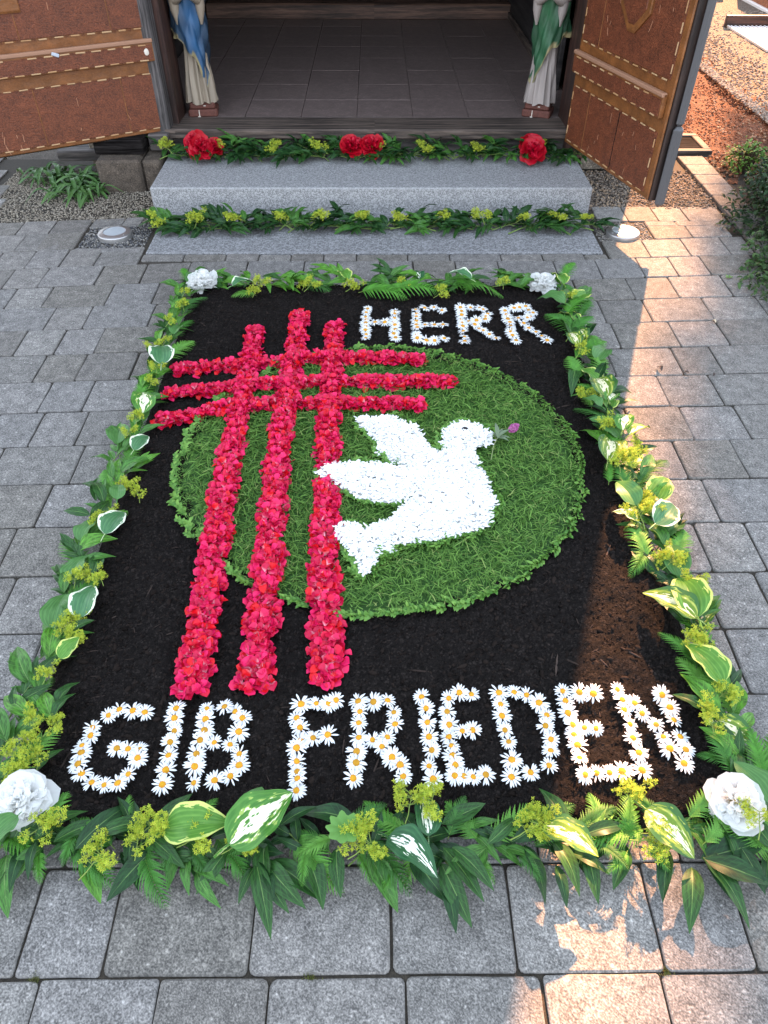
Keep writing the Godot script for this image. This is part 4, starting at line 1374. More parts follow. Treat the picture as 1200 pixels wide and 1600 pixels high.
# ------------------------------------------------------------------ ground
func paver(parent: Node, q: Array, k: int, y := 0.0) -> void:
	# q: four corners going round, seen from above; a few mm of chamfer and worn corners
	var ctr := Vector2.ZERO
	for p in q:
		ctr += p * 0.25
	var outer := []
	for m in 4:
		var p: Vector2 = q[m]
		var a: Vector2 = q[(m + 3) % 4]
		var b: Vector2 = q[(m + 1) % 4]
		var cut := minf(rnd(0.004, 0.013), minf(p.distance_to(a), p.distance_to(b)) * 0.3)
		var pa := p + (a - p).normalized() * cut
		var pb := p + (b - p).normalized() * cut
		outer.append(pa - ctr)
		outer.append(((pa + pb) * 0.5).lerp(p, 0.35) - ctr)
		outer.append(pb - ctr)
		var e := b.distance_to(p)
		if e > 0.1:
			for f in [0.33, 0.66]:
				outer.append(p.lerp(b, f) - ctr + Vector2(rnd(-0.0012, 0.0012), rnd(-0.0012, 0.0012)))
	var B := Buf.new()
	var lows := []
	var edge := []
	var top := []
	var bev := rnd(0.002, 0.0038)
	for p in outer:
		var inn: Vector2 = p - p.normalized() * bev * 1.3
		lows.append(Vector3(p.x, -0.05, p.y))
		edge.append(Vector3(p.x, -bev, p.y))
		top.append(Vector3(inn.x, 0, inn.y))
	var n := outer.size()
	for m in n:
		var m2 := (m + 1) % n
		var o := Vector3(outer[m].x + outer[m2].x, 0.02, outer[m].y + outer[m2].y)
		B.quad(lows[m], lows[m2], edge[m2], edge[m], o)
		B.quad(edge[m], edge[m2], top[m2], top[m], o + Vector3.UP * 0.1)
		B.tri(Vector3.ZERO, top[m], top[m2], Vector3.UP)
	var tilt := Basis(Vector3.RIGHT, rnd(-0.006, 0.006)) * Basis(Vector3.BACK, rnd(-0.006, 0.006))
	put("paver", B.mesh(), M["paver_%d" % k], parent, Transform3D(tilt, Vector3(ctr.x, y + rnd(-0.0022, 0.0022), ctr.y)))

func bend(x: float, z: float) -> float:
	var k := clampf((-z - 0.9) / 2.0, 0.0, 1.3)
	return k * (maxf(0.0, -x - 0.75) * 0.075 - maxf(0.0, x - 0.85) * 0.06)

func pavement() -> void:
	var road := part_node("pavement", self)
	road.set_meta("kind", "structure")
	var bed := Buf.new()
	bed.box(Vector3(-0.2, -0.0275, -1.9), Vector3(6.4, 0.04, 5.6), 0.001)
	put("joint_sand", bed.mesh(), M.joint, road)
	var fixed := {0: [-0.671, -0.513, -0.242, 0.026, 0.259, 0.534, 0.706], 1: [-0.637, -0.435, -0.281, -0.127, 0.103, 0.332, 0.622]}
	var gap := 0.0024
	for row in range(-2, 17):
		var z1 := -0.371 - 0.1957 * row
		var z0 := z1 - 0.1957
		var cuts := []
		if fixed.has(row):
			cuts = [-1.1, -0.9] + fixed[row] + [0.9, 1.1, 1.3]
		elif row < 0:
			cuts = [-1.1, -0.88, -0.62, -0.4, -0.2, 0.05, 0.3, 0.52, 0.78, 1.0, 1.2]
		else:
			var x := -2.95 - rnd(0, 0.2)
			while x < 1.75:
				cuts.append(x)
				x += pick([0.155, 0.2, 0.2, 0.245, 0.265])
			cuts.append(maxf(x, 1.80))
		for k in cuts.size() - 1:
			var xa: float = cuts[k]
			var xb: float = minf(cuts[k + 1], 1.84)
			if xb - xa < 0.05:
				continue
			if xa > -0.7 and xb < 0.7 and z0 > -2.93 and z1 < -0.72:
				continue  # wholly under the soil
			var za := z0
			var zb := z1
			if row >= 15:
				# beside the slab, the lights and the step
				if xb > -1.10 and xa < -0.2:
					if xa > -1.13:
						continue
					xb = -1.115
				elif xa < 1.10 and xb >= -0.2:
					if xb < 1.13:
						continue
					xa = 1.115
				if xb - xa < 0.04:
					continue
				if row == 16:
					if xb > -1.455 and xa < 0:
						if xa > -1.46:
							continue
						xb = minf(xb, -1.46)
					if xa < 1.385 and xb > 0:
						if xb < 1.40:
							continue
						xa = maxf(xa, 1.395)
				if xb - xa < 0.04:
					continue
			var quad := []
			for p in [Vector2(xa + gap, za + gap), Vector2(xb - gap, za + gap), Vector2(xb - gap, zb - gap), Vector2(xa + gap, zb - gap)]:
				quad.append(Vector2(p.x + rnd(-0.0015, 0.0015), p.y + bend(p.x, p.y) + rnd(-0.0015, 0.0015)))
			paver(road, quad, rng.randi() % 7)
	# rows that reach back beside the step
	for e in [[-3.0, -1.46, -3.70, -3.505, -1.0], [1.395, 1.84, -3.765, -3.70, 0.0], [1.16, 1.84, -3.96, -3.765, 0.0], [-3.1, -1.46, -3.86, -3.70, -1.0], [-1.455, -1.2, -3.86, -3.75, -1.0], [-1.46, -1.13, -3.445, -3.40, 0.0], [-3.1, -2.0, -4.06, -3.86, 0.0], [-3.1, -2.05, -4.26, -4.06, 0.0], [-3.1, -2.15, -4.5, -4.26, 0.0], [-3.1, -2.25, -4.75, -4.5, 0.0]]:
		var x: float = e[0]
		while x < e[1] - 0.03:
			var xb: float = minf(e[1], x + pick([0.16, 0.2, 0.25]))
			if e[1] - xb < 0.06:
				xb = e[1]
			var quad := []
			for p in [Vector2(x + gap, e[2] + gap), Vector2(xb - gap, e[2] + gap), Vector2(xb - gap, e[3] - gap), Vector2(x + gap, e[3] - gap)]:
				quad.append(Vector2(p.x, p.y + (bend(p.x, p.y) if e[4] < 0.0 else 0.0)))
			paver(road, quad, rng.randi() % 7)
			x = xb
	# cut row in front of the slab
	var x := -1.11
	while x < 1.11:
		var xb := minf(1.115, x + pick([0.155, 0.2, 0.2, 0.245]))
		if 1.115 - xb < 0.06:
			xb = 1.115
		paver(road, [Vector2(x + gap, -3.375), Vector2(xb - gap, -3.378), Vector2(xb - gap, -3.306 - gap), Vector2(x + gap, -3.306 - gap)], rng.randi() % 7)
		x = xb
	# edging stones along the planted strip on the right
	var z := -4.71
	var kerb := part_node("kerb", self)
	kerb.set_meta("kind", "structure")
	while z < -1.5:
		var l := rnd(0.15, 0.17) if z < -4.0 else 0.2
		var xo := 1.93 if z < -3.6 else 1.93 + (z + 3.6) * -0.05
		paver(kerb, [Vector2(xo - 0.075, z + gap), Vector2(xo + 0.08, z + gap), Vector2(xo + 0.08, z + l - gap), Vector2(xo - 0.075, z + l - gap)], 2 + rng.randi() % 3, 0.012)
		z += l
	# everything else that lies round it
	var gr := Buf.new()
	gr.box(Vector3(0, -0.14, 0), Vector3(240, 0.1, 240), 0.001)
	var go := put("ground", gr.mesh(), M.ground)
	go.set_meta("kind", "structure")
	var rg := Buf.new()
	var rows := []
	for a in 40:
		var r := []
		for b in 30:
			var px := 1.86 + 1.0 * b / 29.0
			var pz := -7.2 + 2.9 * a / 39.0
			r.append(Vector3(px, -0.01 + rnd(-0.008, 0.008) + 0.015 * sin(px * 9.0) * sin(pz * 5.0), pz))
		rows.append(r)
	rg.rows(rows)
	var ro := put("gravel_path", rg.mesh(), M.red_ground)
	ro.set_meta("kind", "structure")
	var wb := Buf.new()
	var wr := []
	for a in 40:
		var r := []
		for b in 12:
			var pz := -12.0 + 8.5 * a / 39.0
			var px := 2.66 + 0.03 * sin(pz * 7.0) + rnd(-0.02, 0.02) + (0.0 if b == 0 else 6.0 * b / 11.0)
			r.append(Vector3(px, 0.028 if b > 0 else -0.02, pz))
		wr.append(r)
	wb.rows(wr)
	var wo := put("washed_concrete_path", wb.mesh(), M.wash)
	wo.set_meta("kind", "structure")
	# earth under the shrubs
	var eb := Buf.new()
	var er := []
	for a in 24:
		var r := []
		for b in 10:
			r.append(Vector3(2.0 + 1.4 * b / 9.0, -0.02 + rnd(-0.01, 0.012), -4.5 + 3.4 * a / 23.0))
		er.append(r)
	eb.rows(er)
	var eo := put("planting_earth", eb.mesh(), M.soil)
	eo.set_meta("kind", "structure")

func stone_shapes() -> ArrayMesh:
	var B := Buf.new()
	B.blob(Vector3.ZERO, Vector3(1, 0.62, 0.8), 6, 4)
	for k in B.v.size():
		B.v[k] *= rnd(0.82, 1.12)
	return B.mesh()

func stones(called: String, label: String, areas: Array, n: int, r0: float, r1: float, cols: Array, y := 0.0) -> void:
	var mesh := stone_shapes()
	var pl := []
	var tn := []
	for k in n:
		var a: Rect2 = areas[k % areas.size()]
		var p := Vector3(rnd(a.position.x, a.end.x), y + rnd(-0.004, 0.005), rnd(a.position.y, a.end.y))
		var s := rnd(r0, r1)
		pl.append(Transform3D((Basis(Vector3.UP, rnd(0, TAU)) * Basis(Vector3.RIGHT, rnd(-0.6, 0.6))).scaled_local(Vector3(s, s, s)), p))
		var c: Color = cols[rng.randi() % cols.size()]
		tn.append(c * rnd(0.75, 1.2))
	var o := scatter(called, mesh, M.stone_bit, pl, tn)
	tag(o, label, "gravel", "", "stuff")

func soil() -> void:
	var n := FastNoiseLite.new()
	n.seed = 8
	n.frequency = 9.0
	n.fractal_octaves = 2
	var n2 := FastNoiseLite.new()
	n2.seed = 9
	n2.frequency = 70.0
	n2.fractal_octaves = 2
	var B := Buf.new()
	var rows := []
	var W := 250
	var H := 390
	for a in H + 1:
		var r := []
		for b in W + 1:
			var x := -0.80 + 1.60 * b / W
			var z := -3.04 + 2.42 * a / H
			var e := minf(minf(x + 0.80, 0.80 - x), minf(z + 3.04, -0.62 - z))
			var y := smoothstep(0.0, 0.05, e) * (0.031 + n.get_noise_2d(x, z) * 0.009 + n2.get_noise_2d(x, z) * 0.0075) + 0.002
			r.append(Vector3(x, y, z))
		rows.append(r)
	B.rows(rows)
	tag(put("soil", B.mesh(), M.soil), "bed of dark peaty soil under the flower picture", "soil", "", "stuff")
	var lump := stone_shapes()
	var pl := []
	var tn := []
	for k in 26000:
		var p := Vector3(rnd(-0.79, 0.79), 0.0, rnd(-3.02, -0.64))
		p.y = 0.033 + n.get_noise_2d(p.x, p.z) * 0.007
		var s := rnd(0.0014, 0.004) if rng.randf() < 0.92 else rnd(0.004, 0.009)
		var sc := Vector3(s * rnd(0.8, 1.8), s, s)
		pl.append(Transform3D((Basis(Vector3.UP, rnd(0, TAU)) * Basis(Vector3.RIGHT, rnd(-0.6, 0.6))).scaled_local(sc), p))
		var g := rnd(0.5, 1.7)
		if rng.randf() < 0.03:
			g = rnd(2.0, 5.0)
			sc = Vector3(s * 4.0, s * 0.5, s * 0.5)
			pl[k] = Transform3D((Basis(Vector3.UP, rnd(0, TAU)) * Basis(Vector3.RIGHT, rnd(-0.3, 0.3))).scaled_local(sc), p)
		tn.append(Color(g, g, g))
	var o := scatter("soil_crumbs", lump, M.crumb, pl, tn)
	tag(o, "loose crumbs of dark soil scattered over the soil bed", "soil", "", "stuff")

func step_and_lights() -> void:
	var B := Buf.new()
	B.box(Vector3(-0.015, 0.03, -4.14), Vector3(2.29, 0.2, 0.545), 0.006)
	tag(put("granite_step", B.mesh(), M.granite), "long grey granite step block in front of the chapel doorway", "step")
	var S := Buf.new()
	S.box(Vector3(0.0, -0.045, -3.66), Vector3(2.20, 0.1, 0.555), 0.004)
	tag(put("granite_slab", S.mesh(), M.granite_slab), "flush granite slab in the pavement at the foot of the step", "slab")
	for k in 2:
		var c := Vector3(-1.297, 0, -3.59) if k == 0 else Vector3(1.247, 0, -3.60)
		var t := thing("ground_light", ["round steel ground light in dark chippings left of the step", "round steel ground light in the pavement right of the step"][k], "ground light", Transform3D(Basis.IDENTITY, c), "round ground lights beside the step")
		var R := Buf.new()
		var prof := [Vector2(0.083, -0.03), Vector2(0.083, 0.012), Vector2(0.079, 0.018), Vector2(0.056, 0.023), Vector2(0.054, 0.020)]
		var rr := []
		for p in prof:
			var ring := []
			for b in 40:
				var a := -TAU * b / 40.0
				ring.append(Vector3(cos(a) * p.x, p.y, sin(a) * p.x))
			rr.append(ring)
		rr.reverse()
		R.rows(rr, [], true)
		put("rim", R.mesh(), M.steel, t)
		var G := Buf.new()
		var gl := []
		for q in 4:
			var ring := []
			for b in 32:
				var a := -TAU * b / 32.0
				ring.append(Vector3(cos(a) * 0.056 * q / 3.0, 0.0215 - 0.001 * q * q / 9.0, sin(a) * 0.056 * q / 3.0))
			gl.append(ring)
		gl.reverse()
		G.rows(gl, [], true)
		put("lens", G.mesh(), M.lens, t)
		for q in 3:
			var sc := Buf.new()
			sc.blob(Vector3.ZERO, Vector3(0.004, 0.002, 0.004), 8, 4)
			put("screw", sc.mesh(), M.steel, t, Transform3D(Basis.IDENTITY, Vector3(cos(q * 2.1 + 0.6) * 0.068, 0.0205, sin(q * 2.1 + 0.6) * 0.068)))
	stones("dark_chippings", "dark grey chippings round the ground light left of the step", [Rect2(-1.45, -3.74, 0.32, 0.29)], 2600, 0.003, 0.007, [Color(0.09, 0.09, 0.095), Color(0.16, 0.155, 0.15), Color(0.05, 0.05, 0.055), Color(0.28, 0.26, 0.23)], -0.008)
	stones("grey_chippings", "grey chippings round the ground light right of the step", [Rect2(1.12, -3.755, 0.27, 0.24)], 1800, 0.003, 0.008, [Color(0.12, 0.11, 0.1), Color(0.2, 0.18, 0.16), Color(0.3, 0.27, 0.22)], -0.01)
	stones("pale_gravel", "pale gravel strip below the chapel wall left of the step", [Rect2(-2.08, -4.2, 0.93, 0.44), Rect2(-2.1, -4.5, 0.6, 0.3)], 11000, 0.0025, 0.006, [Color(0.30, 0.26, 0.20), Color(0.25, 0.21, 0.16), Color(0.34, 0.3, 0.24), Color(0.2, 0.17, 0.135)], -0.006)
	stones("brown_gravel", "brown gravel under the open right door leaf", [Rect2(1.12, -4.5, 0.73, 0.57)], 4200, 0.004, 0.009, [Color(0.2, 0.155, 0.12), Color(0.3, 0.25, 0.2), Color(0.13, 0.1, 0.08), Color(0.36, 0.26, 0.17)], -0.006)
	stones("path_pebbles", "reddish pebbles strewn on the earth path right of the chapel", [Rect2(1.9, -6.8, 0.8, 2.4)], 2600, 0.003, 0.012, [Color(0.34, 0.15, 0.08), Color(0.42, 0.26, 0.16), Color(0.25, 0.1, 0.05)], 0.0)
	stones("concrete_pebbles", "coarse pebbles along the edge of the washed concrete", [Rect2(2.64, -9.0, 0.08, 4.5), Rect2(2.7, -9.0, 1.6, 4.2), Rect2(2.7, -9.0, 1.6, 4.2)], 9000, 0.006, 0.013, [Color(0.36, 0.3, 0.24), Color(0.28, 0.23, 0.19), Color(0.42, 0.36, 0.3), Color(0.22, 0.185, 0.16)], 0.026)
	# stone and timber under the left door leaf
	var W := Buf.new()
	W.box(Vector3(-1.40, 0.06, -4.3), Vector3(0.24, 0.2, 0.26), 0.012, Color.WHITE, Basis(Vector3.UP, 0.03))
	tag(put("foundation_stone", W.mesh(), M.block), "rough brown foundation stone below the left door leaf", "stone", "foundation stones left of the step")
	var W1 := Buf.new()
	W1.box(Vector3(-1.225, 0.055, -4.33), Vector3(0.105, 0.19, 0.26), 0.012)
	tag(put("foundation_stone", W1.mesh(), M.block), "narrow foundation stone wedged against the granite step's left end", "stone", "foundation stones left of the step")
	var W2 := Buf.new()
	W2.box(Vector3(-1.40, 0.20, -4.34), Vector3(0.27, 0.075, 0.16), 0.006)
	tag(put("timber_block", W2.mesh(), M.wood_dark), "dark squared timber block lying on the foundation stone", "timber")
	var W4 := Buf.new()
	W4.box(Vector3(-1.20, 0.195, -4.40), Vector3(0.11, 0.085, 0.1), 0.005)
	tag(put("timber_block", W4.mesh(), M.wood_grey), "weathered grey timber end beside the dark timber block", "timber")
	var W3 := Buf.new()
	W3.box(Vector3(-1.68, 0.09, -4.52), Vector3(0.3, 0.055, 0.12), 0.006, Color.WHITE, Basis(Vector3.UP, 0.08))
	tag(put("timber_plank", W3.mesh(), M.wood_grey), "weathered grey plank behind the weeds under the left door", "plank")

func drain_and_mat() -> void:
	var t := thing("drain_frame", "weathered wooden drain frame let into the path behind the right door", "drain", Transform3D(Basis.IDENTITY, Vector3(1.93, 0.0, -4.9)))
	for q in [[Vector3(0, 0.01, 0.13), Vector3(0.3, 0.04, 0.05)], [Vector3(0, 0.01, -0.16), Vector3(0.3, 0.04, 0.05)], [Vector3(-0.13, 0.01, -0.015), Vector3(0.045, 0.04, 0.24)], [Vector3(0.13, 0.01, -0.015), Vector3(0.045, 0.04, 0.24)]]:
		var B := Buf.new()
		B.box(q[0], q[1], 0.004)
		put("rail", B.mesh(), M.wood_grey, t)
	var P := Buf.new()
	P.box(Vector3(0, 0.016, -0.015), Vector3(0.21, 0.012, 0.235), 0.002)
	put("pit", P.mesh(), M.wood_dark, t)
	var g := thing("grating", "metal grid mat in a white frame let into the washed concrete", "grating", Transform3D(Basis.IDENTITY, Vector3(3.9, 0.034, -7.75)))
	for q in [[Vector3(-0.51, 0.005, 0), Vector3(0.02, 0.02, 1.0)], [Vector3(0.52, 0.005, 0), Vector3(0.04, 0.02, 1.0)], [Vector3(0, 0.005, 0.48), Vector3(1.0, 0.02, 0.04)]]:
		var B := Buf.new()
		B.box(q[0], q[1], 0.003)
		put("frame", B.mesh(), M.white_paint, g)
	var R := Buf.new()
	R.box(Vector3(0, 0.04, -0.5), Vector3(1.08, 0.1, 0.04), 0.004)
	put("back_edge", R.mesh(), M.wood_red, g)
	for k in 25:
		var B := Buf.new()
		B.box(Vector3(-0.48 + 0.04 * k, 0.006, -0.01), Vector3(0.014, 0.012, 0.94), 0.001)
		put("bar", B.mesh(), M.stone_bit, g)
	for k in 24:
		var B := Buf.new()
		B.box(Vector3(0, 0.0045, -0.46 + 0.039 * k), Vector3(0.98, 0.008, 0.01), 0.001)
		put("cross_bar", B.mesh(), M.stone_bit, g)
	var wl := thing("low_wall", "low red plastered wall at the far upper right", "wall", Transform3D(Basis.IDENTITY, Vector3(4.26, 0, -7.9)))
	var B := Buf.new()
	B.box(Vector3(0, 0.26, 0), Vector3(0.4, 0.5, 3.9), 0.01)
	put("wall", B.mesh(), M.red_plaster, wl)
	var B2 := Buf.new()
	B2.box(Vector3(-0.01, 0.03, 0), Vector3(0.44, 0.05, 3.94), 0.008)
	put("base_course", B2.mesh(), M.white_paint, wl)
	var B3 := Buf.new()
	B3.box(Vector3.ZERO, Vector3(0.3, 0.24, 0.3), 0.02)
	tag(put("stone_block", B3.mesh(), M.wood_dark, self, Transform3D(Basis.IDENTITY, Vector3(3.75, 0.14, -9.95))), "dark stone block near the corner of the low red wall", "stone block")

# ------------------------------------------------------------------ chapel
func chapel() -> void:
	var t := thing("chapel", "small chapel with its brown double doors open to a dark interior", "chapel", Transform3D(Basis.IDENTITY, Vector3(0, 0, -4.4)))
	var W := func(called: String, c: Vector3, s: Vector3, m: Material, bev := 0.004) -> MeshInstance3D:
		var B := Buf.new()
		B.box(c, s, bev)
		return put(called, B.mesh(), m, t)
	# front wall round the opening
	W.call("front_wall", Vector3(-1.45, 1.75, -0.21), Vector3(0.40, 3.5, 0.2), M.plaster)
	W.call("front_wall", Vector3(1.38, 1.75, -0.21), Vector3(0.34, 3.5, 0.2), M.plaster)
	W.call("front_wall", Vector3(-0.02, 3.05, -0.21), Vector3(2.47, 0.9, 0.2), M.plaster)
	W.call("side_wall", Vector3(-1.55, 1.75, -2.33), Vector3(0.2, 3.5, 4.03), M.plaster)
	W.call("side_wall", Vector3(1.45, 1.75, -2.33), Vector3(0.2, 3.5, 4.03), M.plaster)
	W.call("back_wall", Vector3(-0.05, 1.75, -4.45), Vector3(3.2, 3.5, 0.2), M.plaster)
	W.call("ceiling", Vector3(-0.05, 3.56, -2.3), Vector3(3.2, 0.1, 4.5), M.inside)
	for q in [[Vector3(-1.43, 1.8, -2.33), Vector3(0.03, 3.3, 4.0)], [Vector3(1.16, 1.8, -2.55), Vector3(0.03, 3.3, 3.5)], [Vector3(-0.1, 1.8, -4.33), Vector3(2.5, 3.3, 0.03)]]:
		W.call("panelling", q[0], q[1], M.inside)
	W.call("baseboard", Vector3(1.135, 0.275, -2.35), Vector3(0.018, 0.06, 3.1), M.wood_sill)
	# gabled roof
	var R := Buf.new()
	var zz := [0.35, -4.9]
	for s in [-1.0, 1.0]:
		var a := Vector3(-0.05 + s * 2.0, 3.45, zz[0])
		var b := Vector3(-0.05, 5.1, zz[0])
		var dn := Vector3(0, 0, zz[1] - zz[0])
		var up := Vector3(0, 0.12, 0)
		R.quad(a, b, b + dn, a + dn, Vector3(0, -1, 0))
		R.quad(a + up, b + up, b + dn + up, a + dn + up, Vector3(0, 1, 0))
		R.quad(a, b, b + up, a + up, Vector3(0, 0, 1))
		R.quad(a + dn, b + dn, b + dn + up, a + dn + up, Vector3(0, 0, -1))
		R.quad(a, a + dn, a + dn + up, a + up, Vector3(s, 0, 0))
	put("roof", R.mesh(), M.roof, t)
	for z in [-0.2, -4.45]:
		var G := Buf.new()
		for d in [-0.08, 0.08]:
			G.tri(Vector3(-1.62, 3.5, z + d), Vector3(1.52, 3.5, z + d), Vector3(-0.05, 5.0, z + d), Vector3(0, 0, d))
		put("gable", G.mesh(), M.plaster, t)
	# threshold, jambs, floor
	W.call("threshold", Vector3(-0.02, 0.225, -0.115), Vector3(2.3, 0.05, 0.23), M.wood_sill, 0.006)
	W.call("sill_beam", Vector3(-0.02, 0.1, -0.125), Vector3(2.3, 0.198, 0.17), M.wood_grey, 0.005)
	W.call("door_post", Vector3(-1.165, 1.2, -0.05), Vector3(0.06, 2.5, 0.09), M.post_grey)
	W.call("door_post", Vector3(-1.155, 1.26, -0.215), Vector3(0.10, 2.3, 0.225), M.post_red)
	W.call("door_post", Vector3(1.13, 1.26, -0.12), Vector3(0.11, 2.3, 0.30), M.post_red)
	W.call("lintel", Vector3(-0.02, 2.5, -0.15), Vector3(2.5, 0.18, 0.28), M.wood_red)
	var fl := part_node("floor", t)
	var sub := Buf.new()
	sub.box(Vector3(-0.1, 0.1, -2.3), Vector3(2.66, 0.27, 4.1), 0.002)
	put("subfloor", sub.mesh(), M.joint, fl)
	for a in 8:
		for b in 8:
			var B := Buf.new()
			var w := 0.325
			var d := 0.345
			B.box(Vector3(-1.24 + b * w, 0.241 + rnd(-0.0006, 0.0006), -0.41 - a * d), Vector3(w - 0.0024, 0.012, d - 0.0024), 0.001)
			put("tile", B.mesh(), M.floor_tile, fl)
	W.call("altar_step", Vector3(-0.13, 0.3, -3.28), Vector3(2.56, 0.115, 0.72), M.wood_step, 0.01)
	W.call("altar_step", Vector3(-0.13, 0.36, -3.75), Vector3(2.56, 0.23, 0.7), M.wood_step, 0.01)
	leaf_door(t, -1.0, Vector3(-1.16, 0.23, -0.03), Vector3(-0.79, 0, 0.45).normalized(), 1.08)
	leaf_door(t, 1.0, Vector3(1.06, 0.20, 0.05), Vector3(0.235, 0, 0.83).normalized(), 0.88)

func leaf_door(chapel_node: Node, s: float, hinge: Vector3, along_dir: Vector3, W: float) -> void:
	var d := part_node("door", chapel_node, Transform3D(Basis(along_dir, Vector3.UP, along_dir.cross(Vector3.UP)), hinge))
	d.set_meta("label", "open left door leaf" if s < 0.0 else "open right door leaf with carved plaque")
	var H := 2.12
	var bx := func(called: String, c: Vector3, sz: Vector3, m: Material, bev := 0.002) -> void:
		var B := Buf.new()
		B.box(Vector3(c.x, c.y, c.z * s), sz, bev)
		put(called, B.mesh(), m, d)
	var e := 0.035
	bx.call("door_core", Vector3(W * 0.5, H * 0.5, -0.035), Vector3(W, H, 0.06), M.post_brown, 0.004)
	bx.call("frame", Vector3(W * 0.5 - 0.005, H * 0.5, -0.001), Vector3(W - 0.012, H - 0.012, 0.012), M.leather_edge, 0.005)
	if s > 0.0:
		bx.call("edge_strip", Vector3(W + 0.014, H * 0.5 + 0.16, -0.052), Vector3(0.028, H - 0.34, 0.04), M.metal_strip, 0.012)
		bx.call("edge_strip", Vector3(W + 0.017, 0.155, -0.05), Vector3(0.034, 0.35, 0.05), M.metal_strip, 0.014)
	var u0 := 0.02
	var u1 := W - 0.05
	# covered panels
	bx.call("panel", Vector3((u0 + u1) * 0.5, 0.16, 0.006), Vector3(u1 - u0, 0.262, 0.006), M.leather, 0.002)
	bx.call("panel", Vector3((u0 + u1) * 0.5, 1.30, 0.006), Vector3(u1 - u0, 1.60, 0.006), M.leather, 0.002)
	bx.call("rail", Vector3((u0 + u1) * 0.5 - 0.005, 0.40, 0.016), Vector3(u1 - u0 + 0.03, 0.1, 0.024), M.leather_edge, 0.004)
	bx.call("rail_panel", Vector3((u0 + u1) * 0.5 - 0.005, 0.392, 0.029), Vector3(u1 - u0 + 0.012, 0.068, 0.004), M.leather, 0.0015)
	bx.call("rail_top", Vector3((u0 + u1) * 0.5 - 0.005, 0.443, 0.022), Vector3(u1 - u0 + 0.03, 0.018, 0.026), M.rail_top, 0.004)
	for u in [0.2, 0.64 if s < 0.0 else 0.5]:
		bx.call("seam", Vector3(u, 0.16, 0.0095), Vector3(0.0045, 0.26, 0.003), M.leather_edge if u < 0.5 or s < 0.0 else M.wood_dark, 0.001)
		if u < 0.5 or s < 0.0:
			bx.call("seam", Vector3(u - 0.01, 1.30, 0.0095), Vector3(0.0045, 1.6, 0.003), M.leather_edge, 0.001)
	# pale stitches with a pair of dark dots between
	var long := Buf.new()
	long.box(Vector3.ZERO, Vector3(0.045, 0.0066, 0.005), 0.0018)
	var long_m := long.mesh()
	var dot := Buf.new()
	dot.box(Vector3(-0.005, 0, 0), Vector3(0.0035, 0.0095, 0.005), 0.001)
	dot.box(Vector3(0.005, 0, 0), Vector3(0.0035, 0.0095, 0.005), 0.001)
	var dot_m := dot.mesh()
	var row := func(a: Vector2, b: Vector2, z: float) -> void:
		var l := a.distance_to(b)
		var n := int(l / 0.074)
		var rot := Basis(Vector3.BACK, (b - a).angle())
		for k in n:
			var p := a.lerp(b, (k + 0.5) / n)
			if rng.randf() < 0.05:
				continue
			put("stitch", long_m, M.stitch if rng.randf() < 0.6 else M.stitch_worn, d, Transform3D((rot * Basis(Vector3.BACK, rnd(-0.03, 0.03))).scaled_local(Vector3(rnd(0.8, 1.1), rnd(0.75, 1.1), 1)), Vector3(p.x, p.y + rnd(-0.001, 0.001), z * s)))
			var p2 := a.lerp(b, (k + 1.0) / n)
			if k < n - 1:
				put("stitch_pair", dot_m, M.stitch_dark, d, Transform3D(rot, Vector3(p2.x, p2.y, z * s)))
	row.call(Vector2(u0, 0.028), Vector2(u1, 0.028), 0.0105)
	row.call(Vector2(u0, 0.292), Vector2(u1, 0.292), 0.0105)
	row.call(Vector2(u0, 0.358), Vector2(u1, 0.358), 0.032)
	row.call(Vector2(u0, 0.425), Vector2(u1, 0.425), 0.032)
	row.call(Vector2(u0, 0.495), Vector2(u1, 0.495), 0.0105)
	for u in [u0 + 0.004, u1 - 0.004]:
		row.call(Vector2(u, 0.035), Vector2(u, 0.285), 0.0105)
		row.call(Vector2(u, 0.505), Vector2(u, 2.06), 0.0105)
	# scuffs worn through the covering
	for k in 16:
		var B := Buf.new()
		B.box(Vector3.ZERO, Vector3(rnd(0.0015, 0.004), rnd(0.012, 0.05), 0.0012), 0.0004)
		var at := Vector2(rnd(0.72, 0.95), rnd(0.03, 0.11)) if s < 0.0 and k < 11 else Vector2(rnd(0.1, W - 0.1), rnd(0.05, 0.25) if k % 2 else rnd(0.53, 0.75))
		put("scuff", B.mesh(), M.scuff, d, Transform3D(Basis(Vector3.BACK, rnd(-0.4, 0.4)), Vector3(at.x, at.y, 0.0093 * s)))
	# plaque with a raised rim
	var pu := 0.46 if s > 0.0 else 0.66
	var pl := part_poly([Vector2(-0.03, 0), Vector2(0.03, 0), Vector2(0.13, 0.09), Vector2(0.13, 0.3), Vector2(0.03, 0.38), Vector2(-0.03, 0.38), Vector2(-0.13, 0.3), Vector2(-0.13, 0.09)], 0.012, s) if s > 0.0 else part_poly([Vector2(-0.07, 0), Vector2(0.07, 0), Vector2(0.07, 0.38), Vector2(-0.07, 0.38)], 0.012, s)
	put("plaque", pl, M.leather_edge, d, Transform3D(Basis.IDENTITY, Vector3(pu, 0.61, 0.009 * s)))
